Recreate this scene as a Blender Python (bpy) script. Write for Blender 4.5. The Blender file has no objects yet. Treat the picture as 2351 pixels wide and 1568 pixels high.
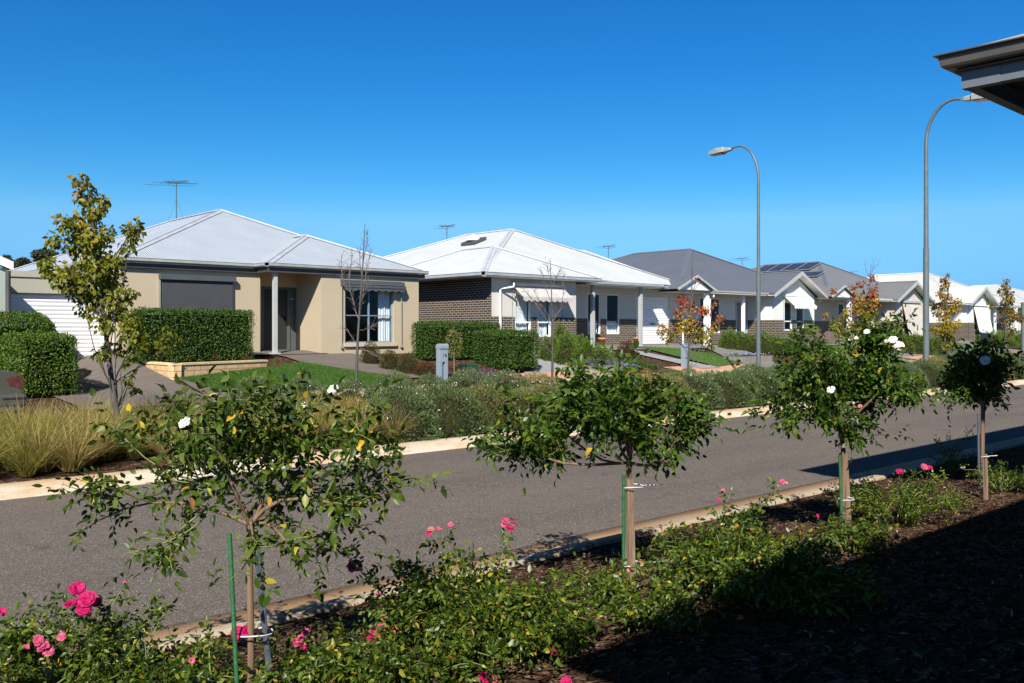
import bpy, math, random
import numpy as np
from math import sin, cos, pi, radians, hypot
from mathutils import Vector, Matrix

SC = bpy.context.scene
COL = SC.collection
RNG = np.random.default_rng(7)
random.seed(7)

# ------------------------------------------------------------------ the place's frame
# world x runs along the street, y across it towards the houses, z up; road surface z = 0
TH = radians(47.6)
EYE = 2.1
FPX, CXP, HYP = 2080.0, 1175.5, 758.0
RIGHT = np.array([sin(TH), -cos(TH)])
FWD = np.array([cos(TH), sin(TH)])

PROF = [(-4000, .52), (-6, .52), (0, .47), (2, .43), (4.2, .30), (5.5, .13), (5.72, .12), (5.85, .115), (6.0, .0), (12.5, 0), (12.76, .125),
        (12.95, .13), (13.1, .13), (16.4, .38), (16.6, .42), (19.4, .47), (19.6, .55), (20.8, .72), (24.5, 1.30), (26, 1.42),
        (60, 1.5), (4000, 1.5)]

def prof(v):
    for (a, za), (b, zb) in zip(PROF, PROF[1:]):
        if v <= b:
            return za + (zb - za) * (v - a) / (b - a)
    return PROF[-1][1]

def sstep(t):
    t = min(1, max(0, t)); return t * t * (3 - 2 * t)

def T(u, v):
    z = prof(v)
    if v > 19.6 and u < 8.7:
        z -= .42 * sstep((8.7 - u) / 1.6) * min(1, (v - 19.6) / 5)
    return z

def ray(x):
    a = (x - CXP) / FPX
    return FWD + a * RIGHT            # per unit of depth

def AT(x, y, d):
    "point at depth d"
    r = ray(x) * d
    return (r[0], r[1], EYE - (y - HYP) / FPX * d)

def ATV(x, y, v):
    "point on the plane y = v"
    return AT(x, y, v / ray(x)[1])

def G(x, y):
    "point on the ground"
    lo, hi = 1.0, 400.0
    f = lambda d: EYE - (y - HYP) / FPX * d - T(*(ray(x) * d))
    for _ in range(60):
        m = (lo + hi) / 2
        if f(m) > 0: lo = m
        else: hi = m
    r = ray(x) * lo
    return (float(r[0]), float(r[1]), T(*r))

# ------------------------------------------------------------------ object helpers
def link(o, parent=None, **props):
    COL.objects.link(o)
    if parent is not None: o.parent = parent
    for k, v in props.items():
        if v: o[k] = v
    return o

def empty(name, loc, label, cat, group=None):
    o = bpy.data.objects.new(name, None)
    o.empty_display_size = .1
    o.location = loc
    return link(o, None, label=label, category=cat, group=group)

def tag(o, label=None, cat=None, group=None, kind=None):
    for k, v in (('label', label), ('category', cat), ('group', group), ('kind', kind)):
        if v: o[k] = v
    return o

def copy_tree(o, parent=None):
    c = o.copy(); COL.objects.link(c)
    if parent is not None: c.parent = parent
    for ch in list(o.children): copy_tree(ch, c)
    return c

def npmesh(name, verts, faces, mat, parent=None, smooth=False, loc=None):
    "verts (N,3) array; faces list of (M,k) int arrays"
    me = bpy.data.meshes.new(name)
    verts = np.asarray(verts, dtype=np.float32)
    faces = [np.asarray(f, dtype=np.int32) for f in faces if len(f)]
    me.vertices.add(len(verts)); me.vertices.foreach_set('co', verts.ravel())
    li = np.concatenate([f.ravel() for f in faces])
    tot = np.concatenate([np.full(len(f), f.shape[1], dtype=np.int32) for f in faces])
    st = np.concatenate([[0], np.cumsum(tot)[:-1]]).astype(np.int32)
    me.loops.add(len(li)); me.loops.foreach_set('vertex_index', li)
    me.polygons.add(len(tot)); me.polygons.foreach_set('loop_start', st); me.polygons.foreach_set('loop_total', tot)
    if smooth: me.polygons.foreach_set('use_smooth', np.ones(len(tot), dtype=bool))
    me.update(calc_edges=True)
    for m in (mat if isinstance(mat, (list, tuple)) else [mat]): me.materials.append(m)
    o = bpy.data.objects.new(name, me)
    if loc is not None: o.location = loc
    return link(o, parent)

class MB:
    "collects shapes in world coordinates and builds ONE mesh with metric UVs"
    def __init__(s): s.v = []; s.f = []; s.uv = []; s.sm = []
    def face(s, pts, uv=None, smooth=False):
        i = len(s.v); s.v += [tuple(map(float, p)) for p in pts]; s.f.append(tuple(range(i, i + len(pts)))); s.uv.append(uv); s.sm.append(smooth)
    def raw(s, verts, faces, smooth=False):
        i = len(s.v); s.v += [tuple(map(float, p)) for p in verts]
        for f in faces: s.f.append(tuple(k + i for k in f)); s.uv.append(None); s.sm.append(smooth)
    def box(s, x0, x1, y0, y1, z0, z1):
        if x0 > x1: x0, x1 = x1, x0
        if y0 > y1: y0, y1 = y1, y0
        if z0 > z1: z0, z1 = z1, z0
        s.raw([(x0,y0,z0),(x1,y0,z0),(x1,y1,z0),(x0,y1,z0),(x0,y0,z1),(x1,y0,z1),(x1,y1,z1),(x0,y1,z1)],
              [(0,3,2,1),(4,5,6,7),(0,1,5,4),(1,2,6,5),(2,3,7,6),(3,0,4,7)])
    def bar(s, a, b, w, h, up=(0,0,1)):
        a, b = Vector(a), Vector(b); d = (b - a).normalized(); up = Vector(up)
        if abs(d.dot(up)) > .98: up = Vector((0, 1, 0))
        x = d.cross(up).normalized() * w / 2; y = x.cross(d).normalized() * h / 2
        P = [a-x-y, a+x-y, a+x+y, a-x+y, b-x-y, b+x-y, b+x+y, b-x+y]
        s.raw(P, [(0,1,2,3),(4,7,6,5),(0,4,5,1),(1,5,6,2),(2,6,7,3),(3,7,4,0)])
    def tube(s, pts, rad, n=6, cap=True, smooth=True):
        pts = [Vector(p) for p in pts]
        if not hasattr(rad, '__len__'): rad = [rad] * len(pts)
        vs, fs = [], []
        d0 = (pts[1] - pts[0]).normalized()
        ref = Vector((0, 0, 1)) if abs(d0.z) < .9 else Vector((1, 0, 0))
        x = d0.cross(ref).normalized()
        for i, p in enumerate(pts):
            if i == 0: d = pts[1] - pts[0]
            elif i == len(pts) - 1: d = pts[i] - pts[i - 1]
            else: d = pts[i + 1] - pts[i - 1]
            if d.length < 1e-9: d = Vector((0, 0, 1))
            d.normalize(); x = (x - d * x.dot(d))
            x = x.normalized() if x.length > 1e-6 else d.orthogonal().normalized()
            y = d.cross(x)
            for k in range(n):
                a = 2 * pi * k / n
                vs.append(p + (x * cos(a) + y * sin(a)) * rad[i])
        for i in range(len(pts) - 1):
            for k in range(n):
                k2 = (k + 1) % n
                fs.append((i*n+k, i*n+k2, (i+1)*n+k2, (i+1)*n+k))
        s.raw(vs, fs, smooth)
        if cap:
            m = len(vs); s.raw(vs[:n], [tuple(range(n))[::-1]]); s.raw(vs[m-n:], [tuple(range(n))])
    def prism(s, poly, a, b):
        "poly: points; extruded by offsets a->b vectors"
        P = [Vector(p) + Vector(a) for p in poly]; Q = [Vector(p) + Vector(b) for p in poly]; n = len(poly)
        s.raw(P + Q, [tuple(range(n))[::-1], tuple(range(n, 2*n))] + [(i, (i+1) % n, n+(i+1) % n, n+i) for i in range(n)])
    def lathe(s, c, prof_, n=16, smooth=True):
        vs, fs = [], []
        for r, z in prof_:
            for k in range(n):
                a = 2*pi*k/n; vs.append((c[0]+r*cos(a), c[1]+r*sin(a), c[2]+z))
        for i in range(len(prof_)-1):
            for k in range(n):
                k2 = (k+1) % n; fs.append((i*n+k, i*n+k2, (i+1)*n+k2, (i+1)*n+k))
        s.raw(vs, fs, smooth)
    def build(s, name, mat, parent=None, origin=None, bevel=0):
        me = bpy.data.meshes.new(name)
        o0 = Vector(origin) if origin is not None else Vector((0, 0, 0))
        if parent is not None and origin is None:
            p = parent; o0 = Vector((0, 0, 0))
            while p is not None: o0 += p.location; p = p.parent
        me.from_pydata([tuple(Vector(p) - o0) for p in s.v], [], s.f)
        uvl = me.uv_layers.new(name='UVMap')
        for poly, uv, sm in zip(me.polygons, s.uv, s.sm):
            poly.use_smooth = sm
            n = poly.normal
            for k, li in enumerate(poly.loop_indices):
                if uv: uvl.data[li].uv = uv[k]; continue
                c = s.v[me.loops[li].vertex_index]
                if abs(n.z) > .7: t = (c[0], c[1])
                elif abs(n.y) >= abs(n.x): t = (c[0], c[2])
                else: t = (c[1], c[2])
                uvl.data[li].uv = t
        for m in (mat if isinstance(mat, (list, tuple)) else [mat]): me.materials.append(m)
        me.validate(clean_customdata=False)
        o = bpy.data.objects.new(name, me)
        if origin is not None: o.location = origin
        link(o, parent)
        if bevel:
            b = o.modifiers.new('bevel', 'BEVEL'); b.width = bevel; b.segments = 2; b.limit_method = 'ANGLE'
        return o

# ------------------------------------------------------------------ materials
def mat(name):
    m = bpy.data.materials.new(name); m.use_nodes = True
    nt = m.node_tree; b = nt.nodes['Principled BSDF']
    return m, nt, b

def N(nt, t, **kw):
    n = nt.nodes.new(t)
    for k, v in kw.items():
        if k.startswith('i_'):
            n.inputs[int(k[2:]) if k[2:].isdigit() else k[2:].replace('_', ' ')].default_value = v
        else: setattr(n, k, v)
    return n

def ramp(nt, stops, interp='LINEAR'):
    r = N(nt, 'ShaderNodeValToRGB'); r.color_ramp.interpolation = interp
    e = r.color_ramp.elements
    while len(e) > 1: e.remove(e[-1])
    e[0].position = stops[0][0]; e[0].color = (*stops[0][1], 1)
    for p, c in stops[1:]:
        x = e.new(p); x.color = (*c, 1)
    return r

def plain(name, col, rough=.5, metal=0, spec=.5, var=.12, scale=3, bump=0, bscale=60):
    "a paint or metal with slight uneven tone"
    m, nt, b = mat(name)
    tc = N(nt, 'ShaderNodeTexCoord'); L = nt.links
    n = N(nt, 'ShaderNodeTexNoise'); n.inputs['Scale'].default_value = scale; n.inputs['Detail'].default_value = 5
    L.new(tc.outputs['Object'], n.inputs['Vector'])
    lo = tuple(c * (1 - var) for c in col); hi = tuple(min(1, c * (1 + var)) for c in col)
    r = ramp(nt, [(.3, lo), (.7, hi)]); L.new(n.outputs['Fac'], r.inputs['Fac'])
    L.new(r.outputs['Color'], b.inputs['Base Color'])
    b.inputs['Roughness'].default_value = rough; b.inputs['Metallic'].default_value = metal
    b.inputs['Specular IOR Level'].default_value = spec
    if bump:
        n2 = N(nt, 'ShaderNodeTexNoise'); n2.inputs['Scale'].default_value = bscale; n2.inputs['Detail'].default_value = 4
        L.new(tc.outputs['Object'], n2.inputs['Vector'])
        bp = N(nt, 'ShaderNodeBump'); bp.inputs['Distance'].default_value = bump; L.new(n2.outputs['Fac'], bp.inputs['Height'])
        L.new(bp.outputs['Normal'], b.inputs['Normal'])
    return m

def leafmat(name, stops, rough=.45, trans=.25, spec=.4, zramp=None, zrange=None):
    "leaf colours vary from leaf to leaf"
    m, nt, b = mat(name); L = nt.links
    g = N(nt, 'ShaderNodeNewGeometry')
    r = ramp(nt, stops); L.new(g.outputs['Random Per Island'], r.inputs['Fac'])
    col = r.outputs['Color']
    if zramp:
        tc = N(nt, 'ShaderNodeTexCoord'); sx = N(nt, 'ShaderNodeSeparateXYZ'); L.new(tc.outputs['Object'], sx.inputs[0])
        mr = N(nt, 'ShaderNodeMapRange'); mr.inputs['From Min'].default_value = zrange[0]; mr.inputs['From Max'].default_value = zrange[1]
        L.new(sx.outputs['Z'], mr.inputs['Value'])
        ad = N(nt, 'ShaderNodeMath', operation='MULTIPLY_ADD'); L.new(g.outputs['Random Per Island'], ad.inputs[0]); ad.inputs[1].default_value = .5
        L.new(mr.outputs['Result'], ad.inputs[2])
        sb = N(nt, 'ShaderNodeMath', operation='SUBTRACT'); L.new(ad.outputs[0], sb.inputs[0]); sb.inputs[1].default_value = .25
        r2 = ramp(nt, zramp); L.new(sb.outputs[0], r2.inputs['Fac'])
        col = r2.outputs['Color']
    L.new(col, b.inputs['Base Color']); b.inputs['Roughness'].default_value = min(.7, rough + .08); b.inputs['Specular IOR Level'].default_value = spec * .6
    if trans:
        t = N(nt, 'ShaderNodeBsdfTranslucent'); L.new(col, t.inputs['Color'])
        mx = N(nt, 'ShaderNodeMixShader'); mx.inputs[0].default_value = trans
        L.new(b.outputs[0], mx.inputs[1]); L.new(t.outputs[0], mx.inputs[2])
        L.new(mx.outputs[0], nt.nodes['Material Output'].inputs['Surface'])
    return m

def asphalt(name, base, speck, stain=True):
    m, nt, b = mat(name); L = nt.links
    tc = N(nt, 'ShaderNodeTexCoord')
    v = N(nt, 'ShaderNodeTexVoronoi'); v.inputs['Scale'].default_value = 110
    n = N(nt, 'ShaderNodeTexNoise'); n.inputs['Scale'].default_value = 160; n.inputs['Detail'].default_value = 3
    big = N(nt, 'ShaderNodeTexNoise'); big.inputs['Scale'].default_value = .55; big.inputs['Detail'].default_value = 6; big.inputs['Roughness'].default_value = .65
    mp = N(nt, 'ShaderNodeMapping'); mp.inputs['Scale'].default_value = (.25, 1.2, 1)
    L.new(tc.outputs['Object'], mp.inputs[0]); L.new(mp.outputs[0], big.inputs['Vector'])
    L.new(tc.outputs['Object'], v.inputs['Vector']); L.new(tc.outputs['Object'], n.inputs['Vector'])
    r = ramp(nt, [(.0, tuple(c * .45 for c in base)), (.42, base), (.72, base), (.9, speck)])
    L.new(v.outputs['Color'], r.inputs['Fac'])
    r2 = ramp(nt, [(.3, (.80, .80, .81)), (.5, (1, 1, 1)), (.72, (1.08, 1.06, 1.03))]); L.new(big.outputs['Fac'], r2.inputs['Fac'])
    crk = N(nt, 'ShaderNodeTexVoronoi', feature='DISTANCE_TO_EDGE'); crk.inputs['Scale'].default_value = .32
    wob = N(nt, 'ShaderNodeTexNoise'); wob.inputs['Scale'].default_value = 1.7; wob.inputs['Detail'].default_value = 6; L.new(tc.outputs['Object'], wob.inputs['Vector'])
    wa = N(nt, 'ShaderNodeMix', data_type='RGBA', blend_type='ADD'); wa.inputs[0].default_value = .9; L.new(tc.outputs['Object'], wa.inputs[6]); L.new(wob.outputs['Color'], wa.inputs[7]); L.new(wa.outputs[2], crk.inputs['Vector'])
    rc = ramp(nt, [(0, (.62, .6, .58)), (.006, (1, 1, 1))]); L.new(crk.outputs['Distance'], rc.inputs['Fac'])
    blot = N(nt, 'ShaderNodeTexNoise'); blot.inputs['Scale'].default_value = 2.6; blot.inputs['Detail'].default_value = 3; L.new(tc.outputs['Object'], blot.inputs['Vector'])
    rb_ = ramp(nt, [(.24, (.72, .72, .73)), (.36, (1, 1, 1)), (.68, (1, 1, 1)), (.76, (1.14, 1.11, 1.06))]); L.new(blot.outputs['Fac'], rb_.inputs['Fac'])
    m0 = N(nt, 'ShaderNodeMix', data_type='RGBA', blend_type='MULTIPLY'); m0.inputs[0].default_value = 1; L.new(r2.outputs[0], m0.inputs[6]); L.new(rb_.outputs[0], m0.inputs[7])
    m1 = N(nt, 'ShaderNodeMix', data_type='RGBA', blend_type='MULTIPLY'); m1.inputs[0].default_value = .55; L.new(m0.outputs[2], m1.inputs[6]); L.new(rc.outputs[0], m1.inputs[7])
    mul = N(nt, 'ShaderNodeMix', data_type='RGBA', blend_type='MULTIPLY'); mul.inputs[0].default_value = 1
    L.new(r.outputs[0], mul.inputs[6]); L.new(m1.outputs[2], mul.inputs[7])
    r3 = ramp(nt, [(.35, (.62, .62, .62)), (.6, (1.15, 1.15, 1.15))]); L.new(n.outputs['Fac'], r3.inputs['Fac'])
    mul2 = N(nt, 'ShaderNodeMix', data_type='RGBA', blend_type='MULTIPLY'); mul2.inputs[0].default_value = 1
    L.new(mul.outputs[2], mul2.inputs[6]); L.new(r3.outputs[0], mul2.inputs[7])
    L.new(mul2.outputs[2], b.inputs['Base Color'])
    b.inputs['Roughness'].default_value = .9; b.inputs['Specular IOR Level'].default_value = .06
    bp = N(nt, 'ShaderNodeBump'); bp.inputs['Distance'].default_value = .006; L.new(v.outputs['Distance'], bp.inputs['Height'])
    L.new(bp.outputs[0], b.inputs['Normal'])
    return m

def concrete(name, base, stain, joint=0.0, amount=.5):
    m, nt, b = mat(name); L = nt.links
    tc = N(nt, 'ShaderNodeTexCoord')
    n = N(nt, 'ShaderNodeTexNoise'); n.inputs['Scale'].default_value = 1.6; n.inputs['Detail'].default_value = 7; n.inputs['Roughness'].default_value = .7
    mp = N(nt, 'ShaderNodeMapping'); mp.inputs['Scale'].default_value = (.5, 2, 2)
    L.new(tc.outputs['Object'], mp.inputs[0]); L.new(mp.outputs[0], n.inputs['Vector'])
    r = ramp(nt, [(.5 - amount * .25, base), (.5 + amount * .3, stain)]); L.new(n.outputs['Fac'], r.inputs['Fac'])
    f = N(nt, 'ShaderNodeTexNoise'); f.inputs['Scale'].default_value = 70; f.inputs['Detail'].default_value = 5
    L.new(tc.outputs['Object'], f.inputs['Vector'])
    rf = ramp(nt, [(.3, (.78, .78, .78)), (.65, (1.08, 1.08, 1.08))]); L.new(f.outputs['Fac'], rf.inputs['Fac'])
    mul = N(nt, 'ShaderNodeMix', data_type='RGBA', blend_type='MULTIPLY'); mul.inputs[0].default_value = 1
    L.new(r.outputs[0], mul.inputs[6]); L.new(rf.outputs[0], mul.inputs[7])
    out = mul.outputs[2]
    if joint:
        sx = N(nt, 'ShaderNodeSeparateXYZ'); L.new(tc.outputs['Object'], sx.inputs[0])
        md = N(nt, 'ShaderNodeMath', operation='PINGPONG'); md.inputs[1].default_value = joint / 2; L.new(sx.outputs['X'], md.inputs[0])
        lt = N(nt, 'ShaderNodeMath', operation='LESS_THAN'); lt.inputs[1].default_value = .012; L.new(md.outputs[0], lt.inputs[0])
        mx = N(nt, 'ShaderNodeMix', data_type='RGBA'); L.new(lt.outputs[0], mx.inputs[0]); L.new(out, mx.inputs[6]); mx.inputs[7].default_value = (.07, .055, .04, 1)
        out = mx.outputs[2]
    L.new(out, b.inputs['Base Color']); b.inputs['Roughness'].default_value = .9; b.inputs['Specular IOR Level'].default_value = .2
    bp = N(nt, 'ShaderNodeBump'); bp.inputs['Distance'].default_value = .004; L.new(f.outputs['Fac'], bp.inputs['Height']); L.new(bp.outputs[0], b.inputs['Normal'])
    return m

def brick(name, c1, c2, mortar, bw=.24, bh=.086, ms=.011, rough=.85):
    m, nt, b = mat(name); L = nt.links
    tc = N(nt, 'ShaderNodeTexCoord')
    br = N(nt, 'ShaderNodeTexBrick'); br.offset = .5
    br.inputs['Color1'].default_value = (*c1, 1); br.inputs['Color2'].default_value = (*c2, 1); br.inputs['Mortar'].default_value = (*mortar, 1)
    br.inputs['Scale'].default_value = 1; br.inputs['Mortar Size'].default_value = ms; br.inputs['Mortar Smooth'].default_value = .1
    br.inputs['Brick Width'].default_value = bw; br.inputs['Row Height'].default_value = bh; br.inputs['Bias'].default_value = -.1
    L.new(tc.outputs['UV'], br.inputs['Vector'])
    n = N(nt, 'ShaderNodeTexNoise'); n.inputs['Scale'].default_value = 7; n.inputs['Detail'].default_value = 6; L.new(tc.outputs['UV'], n.inputs['Vector'])
    r = ramp(nt, [(.3, (.75, .75, .75)), (.7, (1.15, 1.12, 1.1))]); L.new(n.outputs['Fac'], r.inputs['Fac'])
    mul = N(nt, 'ShaderNodeMix', data_type='RGBA', blend_type='MULTIPLY'); mul.inputs[0].default_value = 1
    L.new(br.outputs['Color'], mul.inputs[6]); L.new(r.outputs[0], mul.inputs[7]); L.new(mul.outputs[2], b.inputs['Base Color'])
    b.inputs['Roughness'].default_value = rough
    inv = N(nt, 'ShaderNodeMath', operation='SUBTRACT'); inv.inputs[0].default_value = 1; L.new(br.outputs['Fac'], inv.inputs[1])
    bp = N(nt, 'ShaderNodeBump'); bp.inputs['Distance'].default_value = .01; L.new(inv.outputs[0], bp.inputs['Height']); L.new(bp.outputs[0], b.inputs['Normal'])
    return m

def corrugated(name, col, pitch=.076, depth=.017, rough=.45, spec=.35, axis='X'):
    m, nt, b = mat(name); L = nt.links
    tc = N(nt, 'ShaderNodeTexCoord'); sx = N(nt, 'ShaderNodeSeparateXYZ'); L.new(tc.outputs['UV'], sx.inputs[0])
    ml = N(nt, 'ShaderNodeMath', operation='MULTIPLY'); ml.inputs[1].default_value = 2 * pi / pitch; L.new(sx.outputs[axis], ml.inputs[0])
    sn = N(nt, 'ShaderNodeMath', operation='SINE'); L.new(ml.outputs[0], sn.inputs[0])
    bp = N(nt, 'ShaderNodeBump'); bp.inputs['Distance'].default_value = depth / 2; L.new(sn.outputs[0], bp.inputs['Height']); L.new(bp.outputs[0], b.inputs['Normal'])
    n = N(nt, 'ShaderNodeTexNoise'); n.inputs['Scale'].default_value = .9; n.inputs['Detail'].default_value = 6
    L.new(tc.outputs['UV'], n.inputs['Vector'])
    r = ramp(nt, [(.3, tuple(c * .92 for c in col)), (.7, tuple(min(1, c * 1.04) for c in col))]); L.new(n.outputs['Fac'], r.inputs['Fac'])
    L.new(r.outputs[0], b.inputs['Base Color']); b.inputs['Roughness'].default_value = rough; b.inputs['Specular IOR Level'].default_value = spec
    return m

def glass(name):
    m, nt, b = mat(name); L = nt.links
    tr = N(nt, 'ShaderNodeBsdfTransparent'); tr.inputs[0].default_value = (.9, .92, .92, 1)
    gl = N(nt, 'ShaderNodeBsdfGlossy'); gl.inputs['Roughness'].default_value = .02
    lw = N(nt, 'ShaderNodeLayerWeight'); lw.inputs[0].default_value = .5
    pw_ = N(nt, 'ShaderNodeMath', operation='POWER'); pw_.inputs[1].default_value = 5; L.new(lw.outputs['Facing'], pw_.inputs[0])
    fr = N(nt, 'ShaderNodeMath', operation='MULTIPLY_ADD'); fr.inputs[1].default_value = .7; fr.inputs[2].default_value = .018; L.new(pw_.outputs[0], fr.inputs[0])
    mx = N(nt, 'ShaderNodeMixShader'); L.new(fr.outputs[0], mx.inputs[0]); L.new(tr.outputs[0], mx.inputs[1]); L.new(gl.outputs[0], mx.inputs[2])
    L.new(mx.outputs[0], nt.nodes['Material Output'].inputs['Surface'])
    return m

def grassmat(name, c1, c2, scale=14):
    m, nt, b = mat(name); L = nt.links
    tc = N(nt, 'ShaderNodeTexCoord')
    n = N(nt, 'ShaderNodeTexNoise'); n.inputs['Scale'].default_value = scale * 6; n.inputs['Detail'].default_value = 6
    n2 = N(nt, 'ShaderNodeTexNoise'); n2.inputs['Scale'].default_value = .8; n2.inputs['Detail'].default_value = 5
    L.new(tc.outputs['Object'], n.inputs['Vector']); L.new(tc.outputs['Object'], n2.inputs['Vector'])
    r = ramp(nt, [(.3, c1), (.7, c2)]); L.new(n.outputs['Fac'], r.inputs['Fac'])
    r2 = ramp(nt, [(.35, (.78, .8, .7)), (.65, (1.1, 1.05, 1))]); L.new(n2.outputs['Fac'], r2.inputs['Fac'])
    mul = N(nt, 'ShaderNodeMix', data_type='RGBA', blend_type='MULTIPLY'); mul.inputs[0].default_value = 1
    L.new(r.outputs[0], mul.inputs[6]); L.new(r2.outputs[0], mul.inputs[7]); L.new(mul.outputs[2], b.inputs['Base Color'])
    b.inputs['Roughness'].default_value = .8; b.inputs['Specular IOR Level'].default_value = .15
    bp = N(nt, 'ShaderNodeBump'); bp.inputs['Distance'].default_value = .03; L.new(n.outputs['Fac'], bp.inputs['Height']); L.new(bp.outputs[0], b.inputs['Normal'])
    return m

def mulchmat(name):
    m, nt, b = mat(name); L = nt.links
    tc = N(nt, 'ShaderNodeTexCoord')
    v = N(nt, 'ShaderNodeTexVoronoi'); v.inputs['Scale'].default_value = 26
    mp = N(nt, 'ShaderNodeMapping'); mp.inputs['Scale'].default_value = (.45, 1.5, 1); mp.inputs['Rotation'].default_value = (0, 0, .5)
    nz = N(nt, 'ShaderNodeTexNoise'); nz.inputs['Scale'].default_value = 6; L.new(tc.outputs['Object'], nz.inputs['Vector'])
    va = N(nt, 'ShaderNodeMix', data_type='RGBA', blend_type='ADD'); va.inputs[0].default_value = .25
    L.new(tc.outputs['Object'], va.inputs[6]); L.new(nz.outputs['Color'], va.inputs[7]); L.new(va.outputs[2], mp.inputs[0]); L.new(mp.outputs[0], v.inputs['Vector'])
    r = ramp(nt, [(0, (.014, .008, .005)), (.35, (.06, .034, .022)), (.7, (.135, .08, .053)), (.95, (.26, .175, .12))]); L.new(v.outputs['Color'], r.inputs['Fac'])
    L.new(r.outputs[0], b.inputs['Base Color']); b.inputs['Roughness'].default_value = .95; b.inputs['Specular IOR Level'].default_value = .0
    bp = N(nt, 'ShaderNodeBump'); bp.inputs['Distance'].default_value = .03; L.new(v.outputs['Distance'], bp.inputs['Height']); L.new(bp.outputs[0], b.inputs['Normal'])
    return m

def woodmat(name, c1, c2, scale=1.0):
    m, nt, b = mat(name); L = nt.links
    tc = N(nt, 'ShaderNodeTexCoord'); mp = N(nt, 'ShaderNodeMapping'); mp.inputs['Scale'].default_value = (60*scale, 60*scale, 3*scale)
    L.new(tc.outputs['Object'], mp.inputs[0])
    n = N(nt, 'ShaderNodeTexNoise'); n.inputs['Scale'].default_value = 1; n.inputs['Detail'].default_value = 6; L.new(mp.outputs[0], n.inputs['Vector'])
    r = ramp(nt, [(.3, c1), (.7, c2)]); L.new(n.outputs['Fac'], r.inputs['Fac']); L.new(r.outputs[0], b.inputs['Base Color'])
    b.inputs['Roughness'].default_value = .85
    bp = N(nt, 'ShaderNodeBump'); bp.inputs['Distance'].default_value = .004; L.new(n.outputs['Fac'], bp.inputs['Height']); L.new(bp.outputs[0], b.inputs['Normal'])
    return m
# ------------------------------------------------------------------ materials in use
M = {}
M['asphalt'] = asphalt('road_asphalt', (.18, .153, .134), (.42, .36, .32))
M['lane'] = asphalt('lane_asphalt', (.085, .085, .09), (.2, .2, .2))
M['kerb_pale'] = concrete('kerb_pale', (.60, .53, .42), (.56, .40, .24), joint=0, amount=.2)
M['kerb_stained'] = concrete('kerb_stained', (.50, .33, .19), (.42, .225, .105), joint=3.1)
M['kerb_back'] = concrete('kerb_back', (.47, .40, .30), (.42, .31, .2), joint=3.1)
M['path_grey'] = concrete('path_grey', (.25, .235, .22), (.19, .18, .175))
M['path_brown'] = concrete('path_brown', (.185, .155, .135), (.15, .128, .115))
M['path_pale'] = concrete('path_pale', (.36, .36, .36), (.28, .285, .30))
M['path_orange'] = concrete('path_orange', (.66, .32, .19), (.6, .36, .24))
M['lawn'] = grassmat('turf_deep_green', (.036, .09, .018), (.085, .19, .034))
M['lawn2'] = grassmat('turf_mid_green', (.065, .135, .03), (.13, .235, .06))
M['mulch'] = mulchmat('bark_mulch')
M['cream'] = plain('cream_render', (.47, .388, .268), .9, var=.06, scale=.7, bump=.003, bscale=90, spec=.2)
M['cream_sill'] = plain('cream_sill', (.52, .43, .29), .8, var=.05)
M['render_white'] = plain('white_render', (.74, .735, .70), .9, var=.03, scale=1, bump=.002, bscale=90, spec=.2)
M['render_stone'] = plain('stone_grey_render', (.60, .57, .52), .9, var=.03, scale=1, bump=.002, bscale=90, spec=.2)
M['render_beige'] = plain('beige_render', (.58, .52, .46), .9, var=.03, scale=1, bump=.002, spec=.2)
M['render_sage'] = plain('sage_render', (.38, .42, .37), .9, var=.04, scale=1, spec=.2)
M['panel_sage'] = plain('sage_cladding', (.40, .38, .30), .7, var=.04, scale=1)
M['brick_dark'] = brick('charcoal_brick', (.034, .030, .029), (.058, .049, .046), (.40, .33, .24))
M['brick_brown'] = brick('brown_brick', (.13, .085, .07), (.19, .125, .10), (.32, .26, .21))
M['sandstone'] = brick('sandstone_block', (.74, .50, .27), (.66, .42, .21), (.36, .23, .12), bw=.42, bh=.15, ms=.007)
M['sandstone_cap'] = plain('sandstone_cap', (.76, .56, .32), .9, var=.15, scale=5, bump=.006, bscale=30)
M['roof_pale'] = corrugated('pale_grey_roof_sheet', (.45, .50, .56), depth=.016)
M['roof_white'] = corrugated('white_roof_sheet', (.62, .64, .63), depth=.006)
M['roof_grey'] = corrugated('slate_grey_roof_sheet', (.135, .148, .175), depth=.008)
M['roof_mid'] = corrugated('mid_grey_roof_sheet', (.20, .20, .20), depth=.008)
M['roof_ivory'] = corrugated('ivory_roof_sheet', (.62, .615, .57), depth=.006)
M['cap_pale'] = plain('pale_grey_capping', (.44, .47, .52), .45)
M['cap_white'] = plain('white_capping', (.50, .53, .56), .45)
M['cap_grey'] = plain('grey_capping', (.15, .165, .2), .45)
M['gutter_grey'] = plain('grey_gutter', (.36, .36, .34), .4)
M['gutter_silver'] = plain('silver_gutter', (.36, .39, .42), .4)
M['gutter_white'] = plain('white_gutter', (.62, .62, .60), .4)
M['fascia_dark'] = plain('charcoal_fascia', (.06, .06, .062), .6)
M['gable_trim'] = plain('pale_grey_barge', (.46, .45, .43), .5)
M['white_paint'] = plain('white_paint', (.82, .82, .80), .5, var=.03)
M['post_grey'] = plain('grey_post_paint', (.44, .44, .43), .5, var=.04)
M['door_dark'] = plain('dark_screen_door', (.018, .02, .02), .6)
M['door_frame'] = plain('grey_green_door_frame', (.085, .095, .09), .5)
M['door_grey'] = plain('grey_timber_door', (.22, .20, .19), .6)
M['bluegrey'] = plain('blue_grey_aluminium', (.20, .27, .34), .35)
M['pale_jamb'] = plain('pale_blue_jamb', (.42, .50, .55), .5)
M['rollerdoor'] = plain('white_roller_door', (.80, .80, .80), .45, var=.02)
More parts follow.
